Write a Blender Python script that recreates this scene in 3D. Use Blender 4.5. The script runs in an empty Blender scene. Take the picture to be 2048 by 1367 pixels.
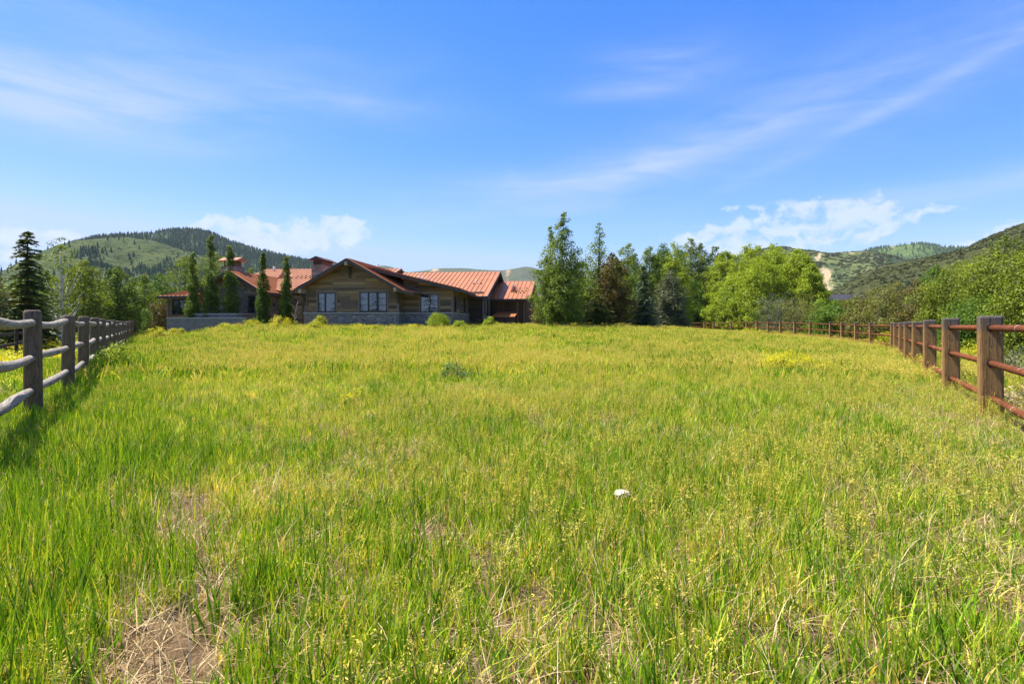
import bpy, math, random
import numpy as np
from mathutils import Vector, Matrix

R = math.radians
PI = math.pi
scene = bpy.context.scene
C = scene.collection
F = 1138.0      # focal length in photo pixels (20 mm on 36 mm)
EYE = 1.3       # camera height

# ------------------------------------------------------------------ camera
cam_d = bpy.data.cameras.new("camera")
cam = bpy.data.objects.new("camera", cam_d)
C.objects.link(cam)
cam.location = (0, 0, EYE)
cam.rotation_euler = (R(90), 0, 0)
cam_d.sensor_width = 36.0
cam_d.lens = 20.0
cam_d.shift_y = -(650 - 683.5) / 2048.0 * -1.0
cam_d.clip_start = 0.05
cam_d.clip_end = 30000
scene.camera = cam

# ------------------------------------------------------------------ node helper
class X:
    """wraps a socket (or number) so that shader maths can be written as an expression"""
    def __init__(s, nt, v): s.nt, s.v = nt, v
    def _m(s, op, *a, clamp=False):
        n = s.nt.nodes.new('ShaderNodeMath'); n.operation = op; n.use_clamp = clamp
        for i, b in enumerate((s,) + a):
            b = b.v if isinstance(b, X) else b
            if isinstance(b, (int, float)): n.inputs[i].default_value = b
            else: s.nt.links.new(b, n.inputs[i])
        return X(s.nt, n.outputs[0])
    def __add__(s, o): return s._m('ADD', o)
    __radd__ = __add__
    def __sub__(s, o): return s._m('SUBTRACT', o)
    def __rsub__(s, o): return X(s.nt, o)._m('SUBTRACT', s)
    def __mul__(s, o): return s._m('MULTIPLY', o)
    __rmul__ = __mul__
    def __truediv__(s, o): return s._m('DIVIDE', o)
    def __neg__(s): return s._m('MULTIPLY', -1.0)
    def sat(s): return s._m('ADD', 0.0, clamp=True)
    def f(s, op, *a): return s._m(op, *a)
    def ss(s, a, b):
        n = s.nt.nodes.new('ShaderNodeMapRange'); n.interpolation_type = 'SMOOTHSTEP'
        s.nt.links.new(s.v, n.inputs[0]); n.inputs[1].default_value = a; n.inputs[2].default_value = b
        return X(s.nt, n.outputs[0])

class NT:
    def __init__(s, nt): s.nt = nt; nt.nodes.clear()
    def n(s, t, **kw):
        n = s.nt.nodes.new(t)
        for k, v in kw.items(): setattr(n, k, v)
        return n
    def l(s, a, b):
        s.nt.links.new(a.v if isinstance(a, X) else a, b)
    def x(s, v): return X(s.nt, v)
    def sep(s, v):
        n = s.n('ShaderNodeSeparateXYZ'); s.l(v, n.inputs[0]); return [s.x(o) for o in n.outputs]
    def comb(s, *a):
        n = s.n('ShaderNodeCombineXYZ')
        for i, b in enumerate(a):
            if isinstance(b, (int, float)): n.inputs[i].default_value = b
            else: s.l(b, n.inputs[i])
        return n.outputs[0]
    def noise(s, vec, scale, detail=4, rough=0.55, dist=0.0, col=False):
        n = s.n('ShaderNodeTexNoise'); n.inputs['Scale'].default_value = scale
        n.inputs['Detail'].default_value = detail; n.inputs['Roughness'].default_value = rough
        n.inputs['Distortion'].default_value = dist
        s.l(vec, n.inputs['Vector'])
        return n.outputs['Color'] if col else s.x(n.outputs['Fac'])
    def ramp(s, fac, stops, interp='LINEAR'):
        n = s.n('ShaderNodeValToRGB'); cr = n.color_ramp; cr.interpolation = interp
        while len(cr.elements) < len(stops): cr.elements.new(0.5)
        for e, (p, c) in zip(cr.elements, stops): e.position = p; e.color = (*c, 1)
        s.l(fac, n.inputs[0]); return n.outputs[0]
    def mix(s, fac, a, b, mode='MIX'):
        n = s.n('ShaderNodeMix', data_type='RGBA', blend_type=mode)
        for sock, v in ((n.inputs[0], fac), (n.inputs[6], a), (n.inputs[7], b)):
            if isinstance(v, (int, float)): sock.default_value = v
            elif isinstance(v, tuple): sock.default_value = (*v, 1)
            else: s.l(v, sock)
        return n.outputs[2]
    def map(s, vec, scale=(1, 1, 1), rot=(0, 0, 0), loc=(0, 0, 0)):
        n = s.n('ShaderNodeMapping'); s.l(vec, n.inputs[0])
        n.inputs[1].default_value = loc; n.inputs[2].default_value = rot; n.inputs[3].default_value = scale
        return n.outputs[0]
    def bump(s, h, strength=0.4, dist=0.02):
        n = s.n('ShaderNodeBump'); n.inputs['Strength'].default_value = strength
        n.inputs['Distance'].default_value = dist; s.l(h, n.inputs['Height']); return n.outputs[0]

# ------------------------------------------------------------------ world (sky + high clouds)
SUN_EL = R(62)
SUN_AZ = R(72)        # turned from +Y towards -X
to_sun = Vector((-math.sin(SUN_AZ) * math.cos(SUN_EL), math.cos(SUN_AZ) * math.cos(SUN_EL), math.sin(SUN_EL)))

def ang(px, py):
    """direction of a photo pixel as azimuth / elevation"""
    x, z = (px - 1024) / F, (650 - py) / F
    return math.atan(x), math.atan(z / math.hypot(1, x))

world = bpy.data.worlds.new("World")
scene.world = world
world.use_nodes = True
w = NT(world.node_tree)
sky = w.n('ShaderNodeTexSky', sky_type='NISHITA')
sky.sun_disc = False
sky.sun_elevation = SUN_EL
sky.sun_rotation = -SUN_AZ
sky.altitude = 2000
sky.air_density = 1.0
sky.dust_density = 0.6
sky.ozone_density = 2.5
tc = w.n('ShaderNodeTexCoord')
dx, dy, dz = w.sep(tc.outputs['Generated'])
az = dx.f('ARCTAN2', dy)
el = dz.f('ARCSINE')
pv = w.comb(az, el, 0.0)

def blob(px, py, hw, hh, rot=0.0):
    """soft elliptical patch on the sky, half sizes in degrees of the view"""
    a, e = ang(px, py)
    u, v = az - a, el - e
    c, s_ = math.cos(rot), math.sin(rot)
    p = (u * c + v * s_) * (F / hw)
    q = (v * c - u * s_) * (F / hh)
    return (-(p * p + q * q)).f('EXPONENT')

streak = w.noise(w.map(pv, (3.0, 16, 1), (0, 0, R(14))), 1.6, 6, 0.6, 0.6)
streak2 = w.noise(w.map(pv, (2.2, 12, 1), (0, 0, R(-6)), (3, 1, 0)), 1.8, 6, 0.6, 0.5)
fine = w.noise(w.map(pv, (6, 40, 1), (0, 0, R(10))), 2.0, 5, 0.6, 0.3)
puff = w.noise(w.map(pv, (1, 1.25, 1)), 31, 9, 0.6, 0.3)
puff_low = w.noise(w.map(pv, (1, 1.3, 1), (0, 0, 0), (5, 2, 0)), 9, 5, 0.5)
ci_l = (blob(120, 200, 230, 46, -0.06) * 0.95 + blob(240, 175, 110, 36, -0.05) * 0.35 + blob(90, 110, 330, 120, 0.05) * 0.34 + blob(620, 200, 230, 30, -0.03) * 0.45
        + blob(640, 140, 240, 60, 0.05) * 0.18 + blob(1990, 365, 270, 22, 0.06) * 0.6 + blob(1330, 130, 140, 46, 0.0) * 0.42 + blob(1250, 182, 110, 14, 0.02) * 0.4)
ci_r = (blob(1190, 345, 230, 34, 0.16) * 0.55 + blob(1390, 285, 220, 40, 0.33) * 0.32 + blob(1720, 190, 520, 90, 0.24) * 0.34
        + blob(1880, 162, 300, 13, 0.36) * 0.5 + blob(1560, 240, 300, 24, 0.24) * 0.25 + blob(1020, 385, 320, 40, 0.05) * 0.3 + blob(1000, 430, 330, 18, 0.06) * 0.3)
ci = (ci_l * (streak2.ss(0.25, 0.75) * 0.95 + fine * 0.6) + ci_r * (streak.ss(0.25, 0.75) * 0.7 + fine * 0.6)).sat() * 0.68
cu_m = (blob(640, 470, 115, 40) * 0.85 + blob(545, 480, 80, 34) * 0.8 + blob(690, 448, 60, 24) * 0.8 + blob(432, 462, 54, 34) * 1.0 + blob(0, 490, 60, 34) + blob(230, 485, 130, 22)
        + blob(1600, 462, 180, 46, 0.1) + blob(1670, 425, 80, 32) + blob(1440, 480, 120, 30) + blob(1760, 445, 60, 30) * 0.6 + blob(1470, 414, 50, 10) * 0.8
        + blob(1985, 470, 60, 16, 0.4) + blob(930, 528, 60, 10) * 0.8 + blob(1890, 418, 50, 8) * 0.6)
cu = ((cu_m.f('MINIMUM', 1.0) - 0.66) * 0.95 + (puff - 0.5) * 2.2 + (puff_low - 0.5) * 0.9).ss(-0.05, 0.40) * cu_m.ss(0.15, 0.65) * 0.64
high = el.ss(0.62, 1.0) * (streak2 * 0.5 + 0.3)      # made-up pale veil above the view, added to neutralise blue sky fill
hsv = w.n('ShaderNodeHueSaturation')
hsv.inputs['Saturation'].default_value = 1.0
w.l(sky.outputs[0], hsv.inputs['Color'])
tint = w.mix(1.0, hsv.outputs[0], (0.80, 1.0, 1.22), 'MULTIPLY')
r_c, g_c, b_c = w.sep(tint)
tint = w.comb(r_c.f('POWER', 2.5).f('MINIMUM', 8.8) * 0.27, (g_c.f('POWER', 1.1) * 0.65).f('MINIMUM', 3.3), b_c.f('MINIMUM', 5.0).f('MAXIMUM', 4.6))
col = w.mix(ci, tint, (3.0, 3.5, 5.2))
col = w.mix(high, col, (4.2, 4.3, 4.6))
col = w.mix(cu, col, w.ramp(puff, [(0.35, (3.3, 3.75, 4.9)), (0.6, (4.1, 4.35, 5.0))]))
bg = w.n('ShaderNodeBackground')
bg.inputs['Strength'].default_value = 0.084
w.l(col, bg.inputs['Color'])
wo = w.n('ShaderNodeOutputWorld')
w.l(bg.outputs[0], wo.inputs[0])
world.cycles.sampling_method = 'MANUAL'
world.cycles.sample_map_resolution = 512

# ------------------------------------------------------------------ sun, exposure
sd = bpy.data.lights.new("sun", 'SUN')
sd.energy = 5.0
sd.angle = R(0.5)
sd.color = (1.0, 0.94, 0.84)
sun = bpy.data.objects.new("sun", sd)
C.objects.link(sun)
sun.rotation_euler = to_sun.to_track_quat('Z', 'Y').to_euler()
scene.view_settings.view_transform = 'Standard'
scene.view_settings.look = 'None'
scene.view_settings.exposure = 1.35
scene.view_settings.gamma = 1.0
scene.view_settings.use_curve_mapping = False
cy = scene.cycles
cy.max_bounces = 6
cy.diffuse_bounces = 2
cy.glossy_bounces = 2
cy.transmission_bounces = 4
cy.transparent_max_bounces = 8
cy.volume_bounces = 0
cy.use_denoising = True
cy.caustics_reflective = False
cy.caustics_refractive = False

# ------------------------------------------------------------------ generic helpers
def tag(o, label=None, cat=None, group=None, kind=None, category=None):
    cat = cat or category
    if label: o['label'] = label
    if cat: o['category'] = cat
    if group: o['group'] = group
    if kind: o['kind'] = kind
    return o

def empty(name, loc=(0, 0, 0), rz=0.0, **kw):
    o = bpy.data.objects.new(name, None)
    o.empty_display_size = 0.2
    C.objects.link(o)
    o.location = loc
    o.rotation_euler = (0, 0, rz)
    return tag(o, **kw)

class MB:
    """collects simple solids; build() links them as one mesh object"""
    def __init__(s): s.v, s.f = [], []
    def add(s, vs, fs):
        b = len(s.v); s.v += [tuple(p) for p in vs]; s.f += [tuple(i + b for i in q) for q in fs]
    def box(s, x0, x1, y0, y1, z0, z1):
        vs = [(x, y, z) for z in (z0, z1) for y in (y0, y1) for x in (x0, x1)]
        s.add(vs, [(0, 2, 3, 1), (4, 5, 7, 6), (0, 1, 5, 4), (2, 6, 7, 3), (0, 4, 6, 2), (1, 3, 7, 5)])
    def prism(s, poly, axis, a, b):
        """polygon in the plane across axis, extruded from a to b"""
        n = len(poly)
        def P(p, t): return (t, p[0], p[1]) if axis == 'x' else (p[0], t, p[1]) if axis == 'y' else (p[0], p[1], t)
        vs = [P(p, a) for p in poly] + [P(p, b) for p in poly]
        fs = [tuple(range(n)), tuple(range(2 * n - 1, n - 1, -1))] + [(i, i + n, (i + 1) % n + n, (i + 1) % n) for i in range(n)]
        s.add(vs, fs)
    def slab(s, quad, t):
        """quad (4 points) thickened downwards by t"""
        q = [Vector(p) for p in quad]
        vs = q + [p - Vector((0, 0, t)) for p in q]
        s.add(vs, [(0, 1, 2, 3), (7, 6, 5, 4)] + [(i, i + 4, (i + 1) % 4 + 4, (i + 1) % 4) for i in range(4)])
    def beam(s, p, q, wd, ht):
        p, q = Vector(p), Vector(q); d = (q - p).normalized()
        up = Vector((0, 0, 1)) if abs(d.z) < 0.95 else Vector((0, 1, 0))
        r = d.cross(up).normalized(); u = r.cross(d)
        vs = [o + r * a * wd / 2 + u * b * ht / 2 for o in (p, q) for a, b in ((-1, -1), (1, -1), (1, 1), (-1, 1))]
        s.add(vs, [(0, 1, 2, 3), (7, 6, 5, 4)] + [(i, i + 4, (i + 1) % 4 + 4, (i + 1) % 4) for i in range(4)])
    def tube(s, pts, rad, n=8, cap=True):
        pts = [Vector(p) for p in pts]; m = len(pts); rings = []
        prev = None
        for i, p in enumerate(pts):
            d = (pts[min(i + 1, m - 1)] - pts[max(i - 1, 0)]).normalized()
            if prev is None:
                a = Vector((0, 0, 1)) if abs(d.z) < 0.9 else Vector((1, 0, 0))
                prev = d.cross(a).normalized()
            r = (prev - d * prev.dot(d)).normalized(); u = d.cross(r); prev = r
            rr = rad[i] if hasattr(rad, '__len__') else rad
            rings.append([p + (r * math.cos(t) + u * math.sin(t)) * rr for t in [2 * PI * k / n for k in range(n)]])
        vs = [v for rg in rings for v in rg]
        fs = [(i * n + k, i * n + (k + 1) % n, (i + 1) * n + (k + 1) % n, (i + 1) * n + k) for i in range(m - 1) for k in range(n)]
        if cap: fs += [tuple(range(n - 1, -1, -1)), tuple(range((m - 1) * n, m * n))]
        s.add(vs, fs)
    def build(s, name, m, parent=None, smooth=False, bevel=0.0, **kw):
        me = bpy.data.meshes.new(name)
        me.from_pydata(s.v, [], s.f)
        me.update()
        if m: me.materials.append(m)
        if smooth:
            me.polygons.foreach_set('use_smooth', [True] * len(me.polygons))
        o = bpy.data.objects.new(name, me)
        C.objects.link(o)
        if parent: o.parent = parent
        if bevel:
            b = o.modifiers.new('bevel', 'BEVEL'); b.width = bevel; b.segments = 2; b.limit_method = 'ANGLE'
        return tag(o, **kw)

def np_mesh(name, v, f, m, tint=None, smooth=False):
    """mesh from numpy arrays, all faces the same size; tint = one float per face"""
    me = bpy.data.meshes.new(name)
    k = f.shape[1]
    me.vertices.add(len(v)); me.vertices.foreach_set('co', v.astype(np.float32).ravel())
    me.loops.add(f.size); me.loops.foreach_set('vertex_index', f.astype(np.int32).ravel())
    me.polygons.add(len(f))
    me.polygons.foreach_set('loop_start', (np.arange(len(f)) * k).astype(np.int32))
    me.polygons.foreach_set('loop_total', np.full(len(f), k, np.int32))
    if smooth: me.polygons.foreach_set('use_smooth', np.ones(len(f), bool))
    me.update(calc_edges=True)
    if tint is not None:
        a = me.attributes.new('tint', 'FLOAT', 'FACE'); a.data.foreach_set('value', tint.astype(np.float32))
    if m: me.materials.append(m)
    return me

def obj(name, me, parent=None, **kw):
    o = bpy.data.objects.new(name, me)
    C.objects.link(o)
    if parent: o.parent = parent
    return tag(o, **kw)

def vnoise(x, y, seed=0):
    x = np.asarray(x, float); y = np.asarray(y, float)
    xi, yi = np.floor(x), np.floor(y); xf, yf = x - xi, y - yi
    def h(a, b):
        t = np.sin(a * 127.1 + b * 311.7 + seed * 74.7) * 43758.5453
        return t - np.floor(t)
    u, v = xf * xf * (3 - 2 * xf), yf * yf * (3 - 2 * yf)
    return (h(xi, yi) * (1 - u) + h(xi + 1, yi) * u) * (1 - v) + (h(xi, yi + 1) * (1 - u) + h(xi + 1, yi + 1) * u) * v

def fbm(x, y, seed=0, o=4):
    r, a, t = 0, 0.5, 0
    for i in range(o):
        r = r + a * vnoise(np.asarray(x) * 2 ** i, np.asarray(y) * 2 ** i, seed + i); t += a; a *= 0.5
    return r / t

def sstep(a, b, x):
    t = np.clip((np.asarray(x, float) - a) / (b - a), 0, 1); return t * t * (3 - 2 * t)

# ------------------------------------------------------------------ lie of the land
FR = [(3.86, 3.2), (6.9, 8.2), (8.72, 11.3), (10.72, 14.6), (12.6, 17.7), (14.5, 20.8), (16.6, 24.2), (18.2, 26.9), (19.5, 29.1), (22.1, 35.0), (23.3, 38.5), (24.4, 42.0),
      (25.5, 45.5), (26.75, 51.0), (27.1, 54.5), (27.4, 58.0), (27.7, 61.5), (28.0, 65.0), (28.3, 68.5), (28.5, 74.0), (28.7, 81.0), (28.6, 84.5), (28.2, 90.0)]
_fy = np.array([p[1] for p in FR]); _fx = np.array([p[0] for p in FR])
def fence_left_x(y): return -6.68 - 0.635 * (np.asarray(y, float) - 7.94)
def fence_right_x(y): return np.interp(y, _fy, _fx)

def ground(x, y):
    x = np.asarray(x, float); y = np.asarray(y, float)
    rise = sstep(13, 46, y) * 1.0
    ml = sstep(0.5, 9, x - fence_left_x(np.clip(y, 0, 75)))
    mr = sstep(0, 19, fence_right_x(np.clip(y, 3, 88)) - x)
    near = sstep(300, 70, np.hypot(x, y))
    z = rise * ml * mr * near
    z = z + 0.35 * sstep(30, 70, y) * near
    z = z + 0.05 * (fbm(x * 0.5, y * 0.5, 3, 3) - 0.5) * near * sstep(1.0, 4, np.hypot(x, y))
    return z
def gz(x, y): return float(ground(np.array([x]), np.array([y]))[0])
def at(px, Y): return (px - 1024) / F * Y
def zt(py, Y): return EYE + (650 - py) / F * Y

# ------------------------------------------------------------------ materials
def mat(name, fn, rough=0.7, spec=0.3, metal=0.0):
    m = bpy.data.materials.new(name); m.use_nodes = True
    t = NT(m.node_tree)
    p = t.n('ShaderNodeBsdfPrincipled'); o = t.n('ShaderNodeOutputMaterial')
    p.inputs['Roughness'].default_value = rough
    p.inputs['Specular IOR Level'].default_value = spec
    p.inputs['Metallic'].default_value = metal
    t.l(p.outputs[0], o.inputs[0])
    r = fn(t, p)
    if r is not None:
        if isinstance(r, tuple): p.inputs['Base Color'].default_value = (*r, 1)
        else: t.l(r, p.inputs['Base Color'])
    return m

def ocoord(t): return t.n('ShaderNodeTexCoord').outputs['Object']
def wpos(t): return t.n('ShaderNodeNewGeometry').outputs['Position']

def leaf_mat(name, stops, trans=0.35, patch=0.0, patch_scale=0.4, rough=0.5, tcol=(1.15, 1.1, 0.5), spec=0.12):
    """foliage: colour by per-leaf tint plus slow drift from place to place; light passes through"""
    m = bpy.data.materials.new(name); m.use_nodes = True
    t = NT(m.node_tree)
    a = t.n('ShaderNodeAttribute', attribute_name='tint')
    fac = t.x(a.outputs['Fac'])
    if patch:
        nz = t.noise(wpos(t), patch_scale, 3, 0.6)
        fac = fac + (nz - 0.5) * patch
    rnd = t.x(t.n('ShaderNodeObjectInfo').outputs['Random'])
    fac = (fac + (rnd - 0.5) * (0.40 if name == 'meadow_blade' else 0.16)).sat()
    col = t.ramp(fac, stops)
    p = t.n('ShaderNodeBsdfPrincipled')
    p.inputs['Roughness'].default_value = rough
    p.inputs['Specular IOR Level'].default_value = spec
    t.l(col, p.inputs['Base Color'])
    tr = t.n('ShaderNodeBsdfTranslucent')
    t.l(t.mix(1.0, col, tcol, 'MULTIPLY'), tr.inputs[0])
    mx = t.n('ShaderNodeMixShader'); mx.inputs[0].default_value = trans
    t.l(p.outputs[0], mx.inputs[1]); t.l(tr.outputs[0], mx.inputs[2])
    o = t.n('ShaderNodeOutputMaterial'); t.l(mx.outputs[0], o.inputs[0])
    return m

def m_ground(t, p):
    pos = wpos(t)
    n1 = t.noise(pos, 0.35, 5, 0.6); n2 = t.noise(pos, 9, 6, 0.7); n3 = t.noise(pos, 60, 3, 0.7)
    soil = t.ramp(n2, [(0.25, (0.045, 0.030, 0.018)), (0.5, (0.11, 0.072, 0.040)), (0.75, (0.23, 0.165, 0.095))])
    grass = t.ramp(n1, [(0.3, (0.09, 0.12, 0.02)), (0.7, (0.22, 0.21, 0.05))])
    x, y, z = t.sep(pos)
    far = (x * x + y * y).f('SQRT').ss(5, 30)
    p.inputs['Roughness'].default_value = 0.95
    t.l(t.bump(n3 * 0.5 + n2, 0.6, 0.03), p.inputs['Normal'])
    return t.mix(far * 0.75, soil, grass)
M_ground = mat('meadow_soil', m_ground, 0.95, 0.1)

def wood_post(c_grey, c_brown, mix_lo, mix_hi, axis_scale, zk=0.5):
    def fn(t, p):
        oc = ocoord(t)
        grain = t.noise(t.map(oc, axis_scale), 14, 6, 0.65, 0.4)
        big = t.noise(oc, 2.3, 3, 0.6)
        x, y, z = t.sep(oc)
        base = t.mix((big * 1.3 + z * zk - 0.75).ss(mix_lo, mix_hi), c_brown, c_grey)
        dark = t.ramp(grain, [(0.30, (0.40, 0.38, 0.36)), (0.44, (0.85, 0.85, 0.85)), (0.7, (1.3, 1.27, 1.22))])
        crack = t.noise(t.map(oc, tuple(v * (0.22 if v < 2 else 0.55) for v in axis_scale), (0, 0, 0), (3, 1, 2)), 9, 3, 0.55, 0.8)
        cr = ((crack - 0.5).f('ABSOLUTE')).ss(0.0, 0.022)
        blot = t.noise(oc, 5, 4, 0.65)
        col = t.mix(1.0, base, dark, 'MULTIPLY')
        col = t.mix(blot.ss(0.55, 0.75) * 0.5, col, tuple(v * 0.4 for v in c_brown))
        t.l(t.bump(grain * 0.6 + cr * 0.5, 0.9, 0.012), p.inputs['Normal'])
        return t.mix(cr * 0.75 + 0.25, (0.03, 0.025, 0.02), col)
    return fn
M_log = mat('grey_log_wood', wood_post((0.140, 0.114, 0.085), (0.16, 0.112, 0.064), 0.0, 0.9, (6, 6, 0.5)), 0.85, 0.15)
M_rail = mat('grey_rail_wood', wood_post((0.33, 0.305, 0.275), (0.25, 0.21, 0.165), -0.6, 0.5, (0.8, 6, 6)), 0.8, 0.2)
M_tim = mat('sawn_timber', wood_post((0.115, 0.10, 0.088), (0.29, 0.165, 0.068), 0.85, 1.35, (7, 7, 0.45), 1.0), 0.85, 0.12)
M_darkwood = mat('dark_stained_wood', wood_post((0.05, 0.034, 0.024), (0.06, 0.04, 0.028), 0.3, 0.9, (5, 5, 1)), 0.8, 0.15)
def m_rust(t, p):
    oc = ocoord(t)
    n = t.noise(oc, 5, 6, 0.65); n2 = t.noise(oc, 34, 4, 0.6)
    t.l(t.bump(n2, 0.35, 0.004), p.inputs['Normal'])
    return t.ramp(n * 0.7 + n2 * 0.3, [(0.3, (0.070, 0.022, 0.008)), (0.5, (0.135, 0.040, 0.014)), (0.72, (0.20, 0.075, 0.030))])
M_rust = mat('rusted_pipe', m_rust, 0.8, 0.12)
M_steel = mat('scuffed_pipe_band', lambda t, p: t.ramp(t.noise(ocoord(t), 30), [(0.35, (0.25, 0.10, 0.06)), (0.7, (0.5, 0.42, 0.38))]), 0.5, 0.4)

def m_siding(t, p):
    x, y, z = t.sep(ocoord(t))
    h = x + y
    row = (z / 0.235).f('FLOOR')
    wn = t.n('ShaderNodeTexWhiteNoise', noise_dimensions='1D'); t.l(row, wn.inputs['W'])
    off = t.x(wn.outputs['Value'])
    run = (h / 2.6 + off * 7.3).f('FLOOR')
    w2 = t.n('ShaderNodeTexWhiteNoise', noise_dimensions='2D'); t.l(t.comb(row, run, 0.0), w2.inputs['Vector'])
    pick = t.x(w2.outputs['Value'])
    base = t.ramp(pick, [(0.0, (0.080, 0.058, 0.043)), (0.25, (0.196, 0.142, 0.090)), (0.42, (0.128, 0.104, 0.084)), (0.6, (0.290, 0.196, 0.099)),
                         (0.76, (0.181, 0.151, 0.116)), (0.9, (0.392, 0.283, 0.145)), (1.0, (0.152, 0.096, 0.061))])
    grain = t.noise(t.comb(h * 0.6 + pick * 31.0, z * 14.0, pick), 3.0, 6, 0.7, 0.5)
    stain = t.noise(t.comb(h * 0.8, z * 1.4, pick * 3.0), 2.2, 4, 0.6)
    col = t.mix(1.0, base, t.ramp(grain, [(0.3, (0.55, 0.5, 0.47)), (0.7, (1.25, 1.2, 1.12))]), 'MULTIPLY')
    col = t.mix(stain.ss(0.52, 0.72) * 0.4, col, (0.25, 0.18, 0.10))
    col = t.mix(0.15, col, (0.095, 0.088, 0.077))
    frz = (z / 0.235).f('FRACT')
    groove = (frz.f('MINIMUM', 1.0 - frz)).ss(0.0, 0.07)
    t.l(t.bump(groove + grain * 0.12, 0.9, 0.02), p.inputs['Normal'])
    return col
M_siding = mat('reclaimed_plank_siding', m_siding, 0.85, 0.15)
def m_vert(t, p):
    x, y, z = t.sep(ocoord(t))
    h = x + y
    row = (h / 0.22).f('FLOOR')
    wn = t.n('ShaderNodeTexWhiteNoise', noise_dimensions='1D'); t.l(row, wn.inputs['W'])
    base = t.ramp(t.x(wn.outputs['Value']), [(0, (0.075, 0.036, 0.022)), (0.5, (0.11, 0.055, 0.032)), (1, (0.06, 0.034, 0.024))])
    fr = (h / 0.22).f('FRACT')
    t.l(t.bump((fr.f('MINIMUM', 1.0 - fr)).ss(0, 0.1), 0.9, 0.02), p.inputs['Normal'])
    return base
M_vert = mat('vertical_dark_siding', m_vert, 0.8, 0.15)
def m_stone(t, p):
    x, y, z = t.sep(ocoord(t))
    v = t.comb(x + y, z * 1.7, 0.0)
    vo = t.n('ShaderNodeTexVoronoi', feature='F1', distance='CHEBYCHEV'); vo.inputs['Scale'].default_value = 2.6; t.l(v, vo.inputs['Vector'])
    ve = t.n('ShaderNodeTexVoronoi', feature='DISTANCE_TO_EDGE'); ve.inputs['Scale'].default_value = 2.6; t.l(v, ve.inputs['Vector'])
    cr, cg, cb = t.sep(vo.outputs['Color'])
    base = t.ramp(cr, [(0.0, (0.165, 0.163, 0.163)), (0.3, (0.300, 0.284, 0.260)), (0.5, (0.225, 0.177, 0.130)), (0.7, (0.375, 0.334, 0.280)), (0.85, (0.300, 0.192, 0.111)), (1, (0.247, 0.248, 0.254))])
    n = t.noise(ocoord(t), 9, 5, 0.65)
    col = t.mix(1.0, base, t.ramp(n, [(0.3, (0.7, 0.7, 0.7)), (0.7, (1.25, 1.22, 1.18))]), 'MULTIPLY')
    edge = t.x(ve.outputs['Distance']).ss(0.0, 0.07)
    t.l(t.bump(edge + n * 0.4, 0.9, 0.05), p.inputs['Normal'])
    return t.mix(edge, (0.17, 0.16, 0.145), col)
M_stone = mat('mixed_fieldstone', m_stone, 0.85, 0.2)
def m_roof(t, p):
    n = t.noise(ocoord(t), 0.6, 5, 0.6); n2 = t.noise(ocoord(t), 7, 4, 0.6)
    return t.ramp(n * 0.7 + n2 * 0.3, [(0.3, (0.25, 0.088, 0.029)), (0.55, (0.325, 0.124, 0.042)), (0.75, (0.40, 0.168, 0.062))])
M_roof = mat('copper_red_metal_roof', m_roof, 0.45, 0.4, 0.0)
M_fascia = mat('dark_fascia_wood', lambda t, p: t.ramp(t.noise(ocoord(t), 6), [(0.3, (0.055, 0.045, 0.038)), (0.7, (0.09, 0.072, 0.06))]), 0.75, 0.2)
M_trim = mat('weathered_trim_wood', lambda t, p: t.ramp(t.noise(t.map(ocoord(t), (1, 1, 5)), 5), [(0.3, (0.15, 0.115, 0.085)), (0.7, (0.24, 0.185, 0.135))]), 0.8, 0.2)
M_beam = mat('pale_beam_end', lambda t, p: t.ramp(t.noise(ocoord(t), 12), [(0.3, (0.28, 0.23, 0.17)), (0.7, (0.42, 0.36, 0.27))]), 0.8, 0.2)
M_frame = mat('black_window_frame', lambda t, p: t.ramp(t.noise(ocoord(t), 3), [(0, (0.012, 0.013, 0.016)), (1, (0.02, 0.021, 0.025))]), 0.4, 0.4)
def m_glass(t, p):
    p.inputs['Metallic'].default_value = 0.0
    p.inputs['IOR'].default_value = 1.75
    n = t.noise(ocoord(t), 1.2, 2)
    t.l(t.bump(n, 0.03, 0.05), p.inputs['Normal'])
    return (0.012, 0.016, 0.02)
M_glass = mat('window_glass', m_glass, 0.02, 1.0)
M_conc = mat('board_formed_concrete', lambda t, p: t.ramp(t.noise(t.map(ocoord(t), (0.6, 0.6, 2)), 3, 6, 0.65), [(0.3, (0.10, 0.10, 0.10)), (0.5, (0.17, 0.165, 0.155)), (0.75, (0.235, 0.225, 0.21))]), 0.9, 0.15)
M_coping = mat('concrete_coping', lambda t, p: t.ramp(t.noise(ocoord(t), 6, 5), [(0.3, (0.34, 0.33, 0.31)), (0.7, (0.46, 0.45, 0.42))]), 0.9, 0.15)
M_white = mat('white_vent_pipe', lambda t, p: t.ramp(t.noise(ocoord(t), 8), [(0, (0.62, 0.62, 0.62)), (1, (0.78, 0.78, 0.76))]), 0.5, 0.3)
M_cap = mat('brown_metal_cap', lambda t, p: t.ramp(t.noise(ocoord(t), 4), [(0.3, (0.045, 0.022, 0.016)), (0.7, (0.10, 0.045, 0.03))]), 0.5, 0.4)
M_shingle = mat('charcoal_shingles', lambda t, p: t.ramp(t.noise(ocoord(t), 1.5, 6, 0.7), [(0.3, (0.02, 0.02, 0.027)), (0.7, (0.05, 0.05, 0.062))]), 0.9, 0.1)
M_ochre = mat('orange_brown_boards', lambda t, p: t.ramp(t.noise(t.map(ocoord(t), (1, 1, 6)), 2, 5), [(0.3, (0.30, 0.13, 0.05)), (0.7, (0.45, 0.22, 0.09))]), 0.8, 0.15)
M_bark = mat('grey_brown_bark', lambda t, p: t.ramp(t.noise(t.map(ocoord(t), (5, 5, 1)), 4, 5), [(0.3, (0.055, 0.045, 0.035)), (0.7, (0.16, 0.13, 0.10))]), 0.9, 0.1)
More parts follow.
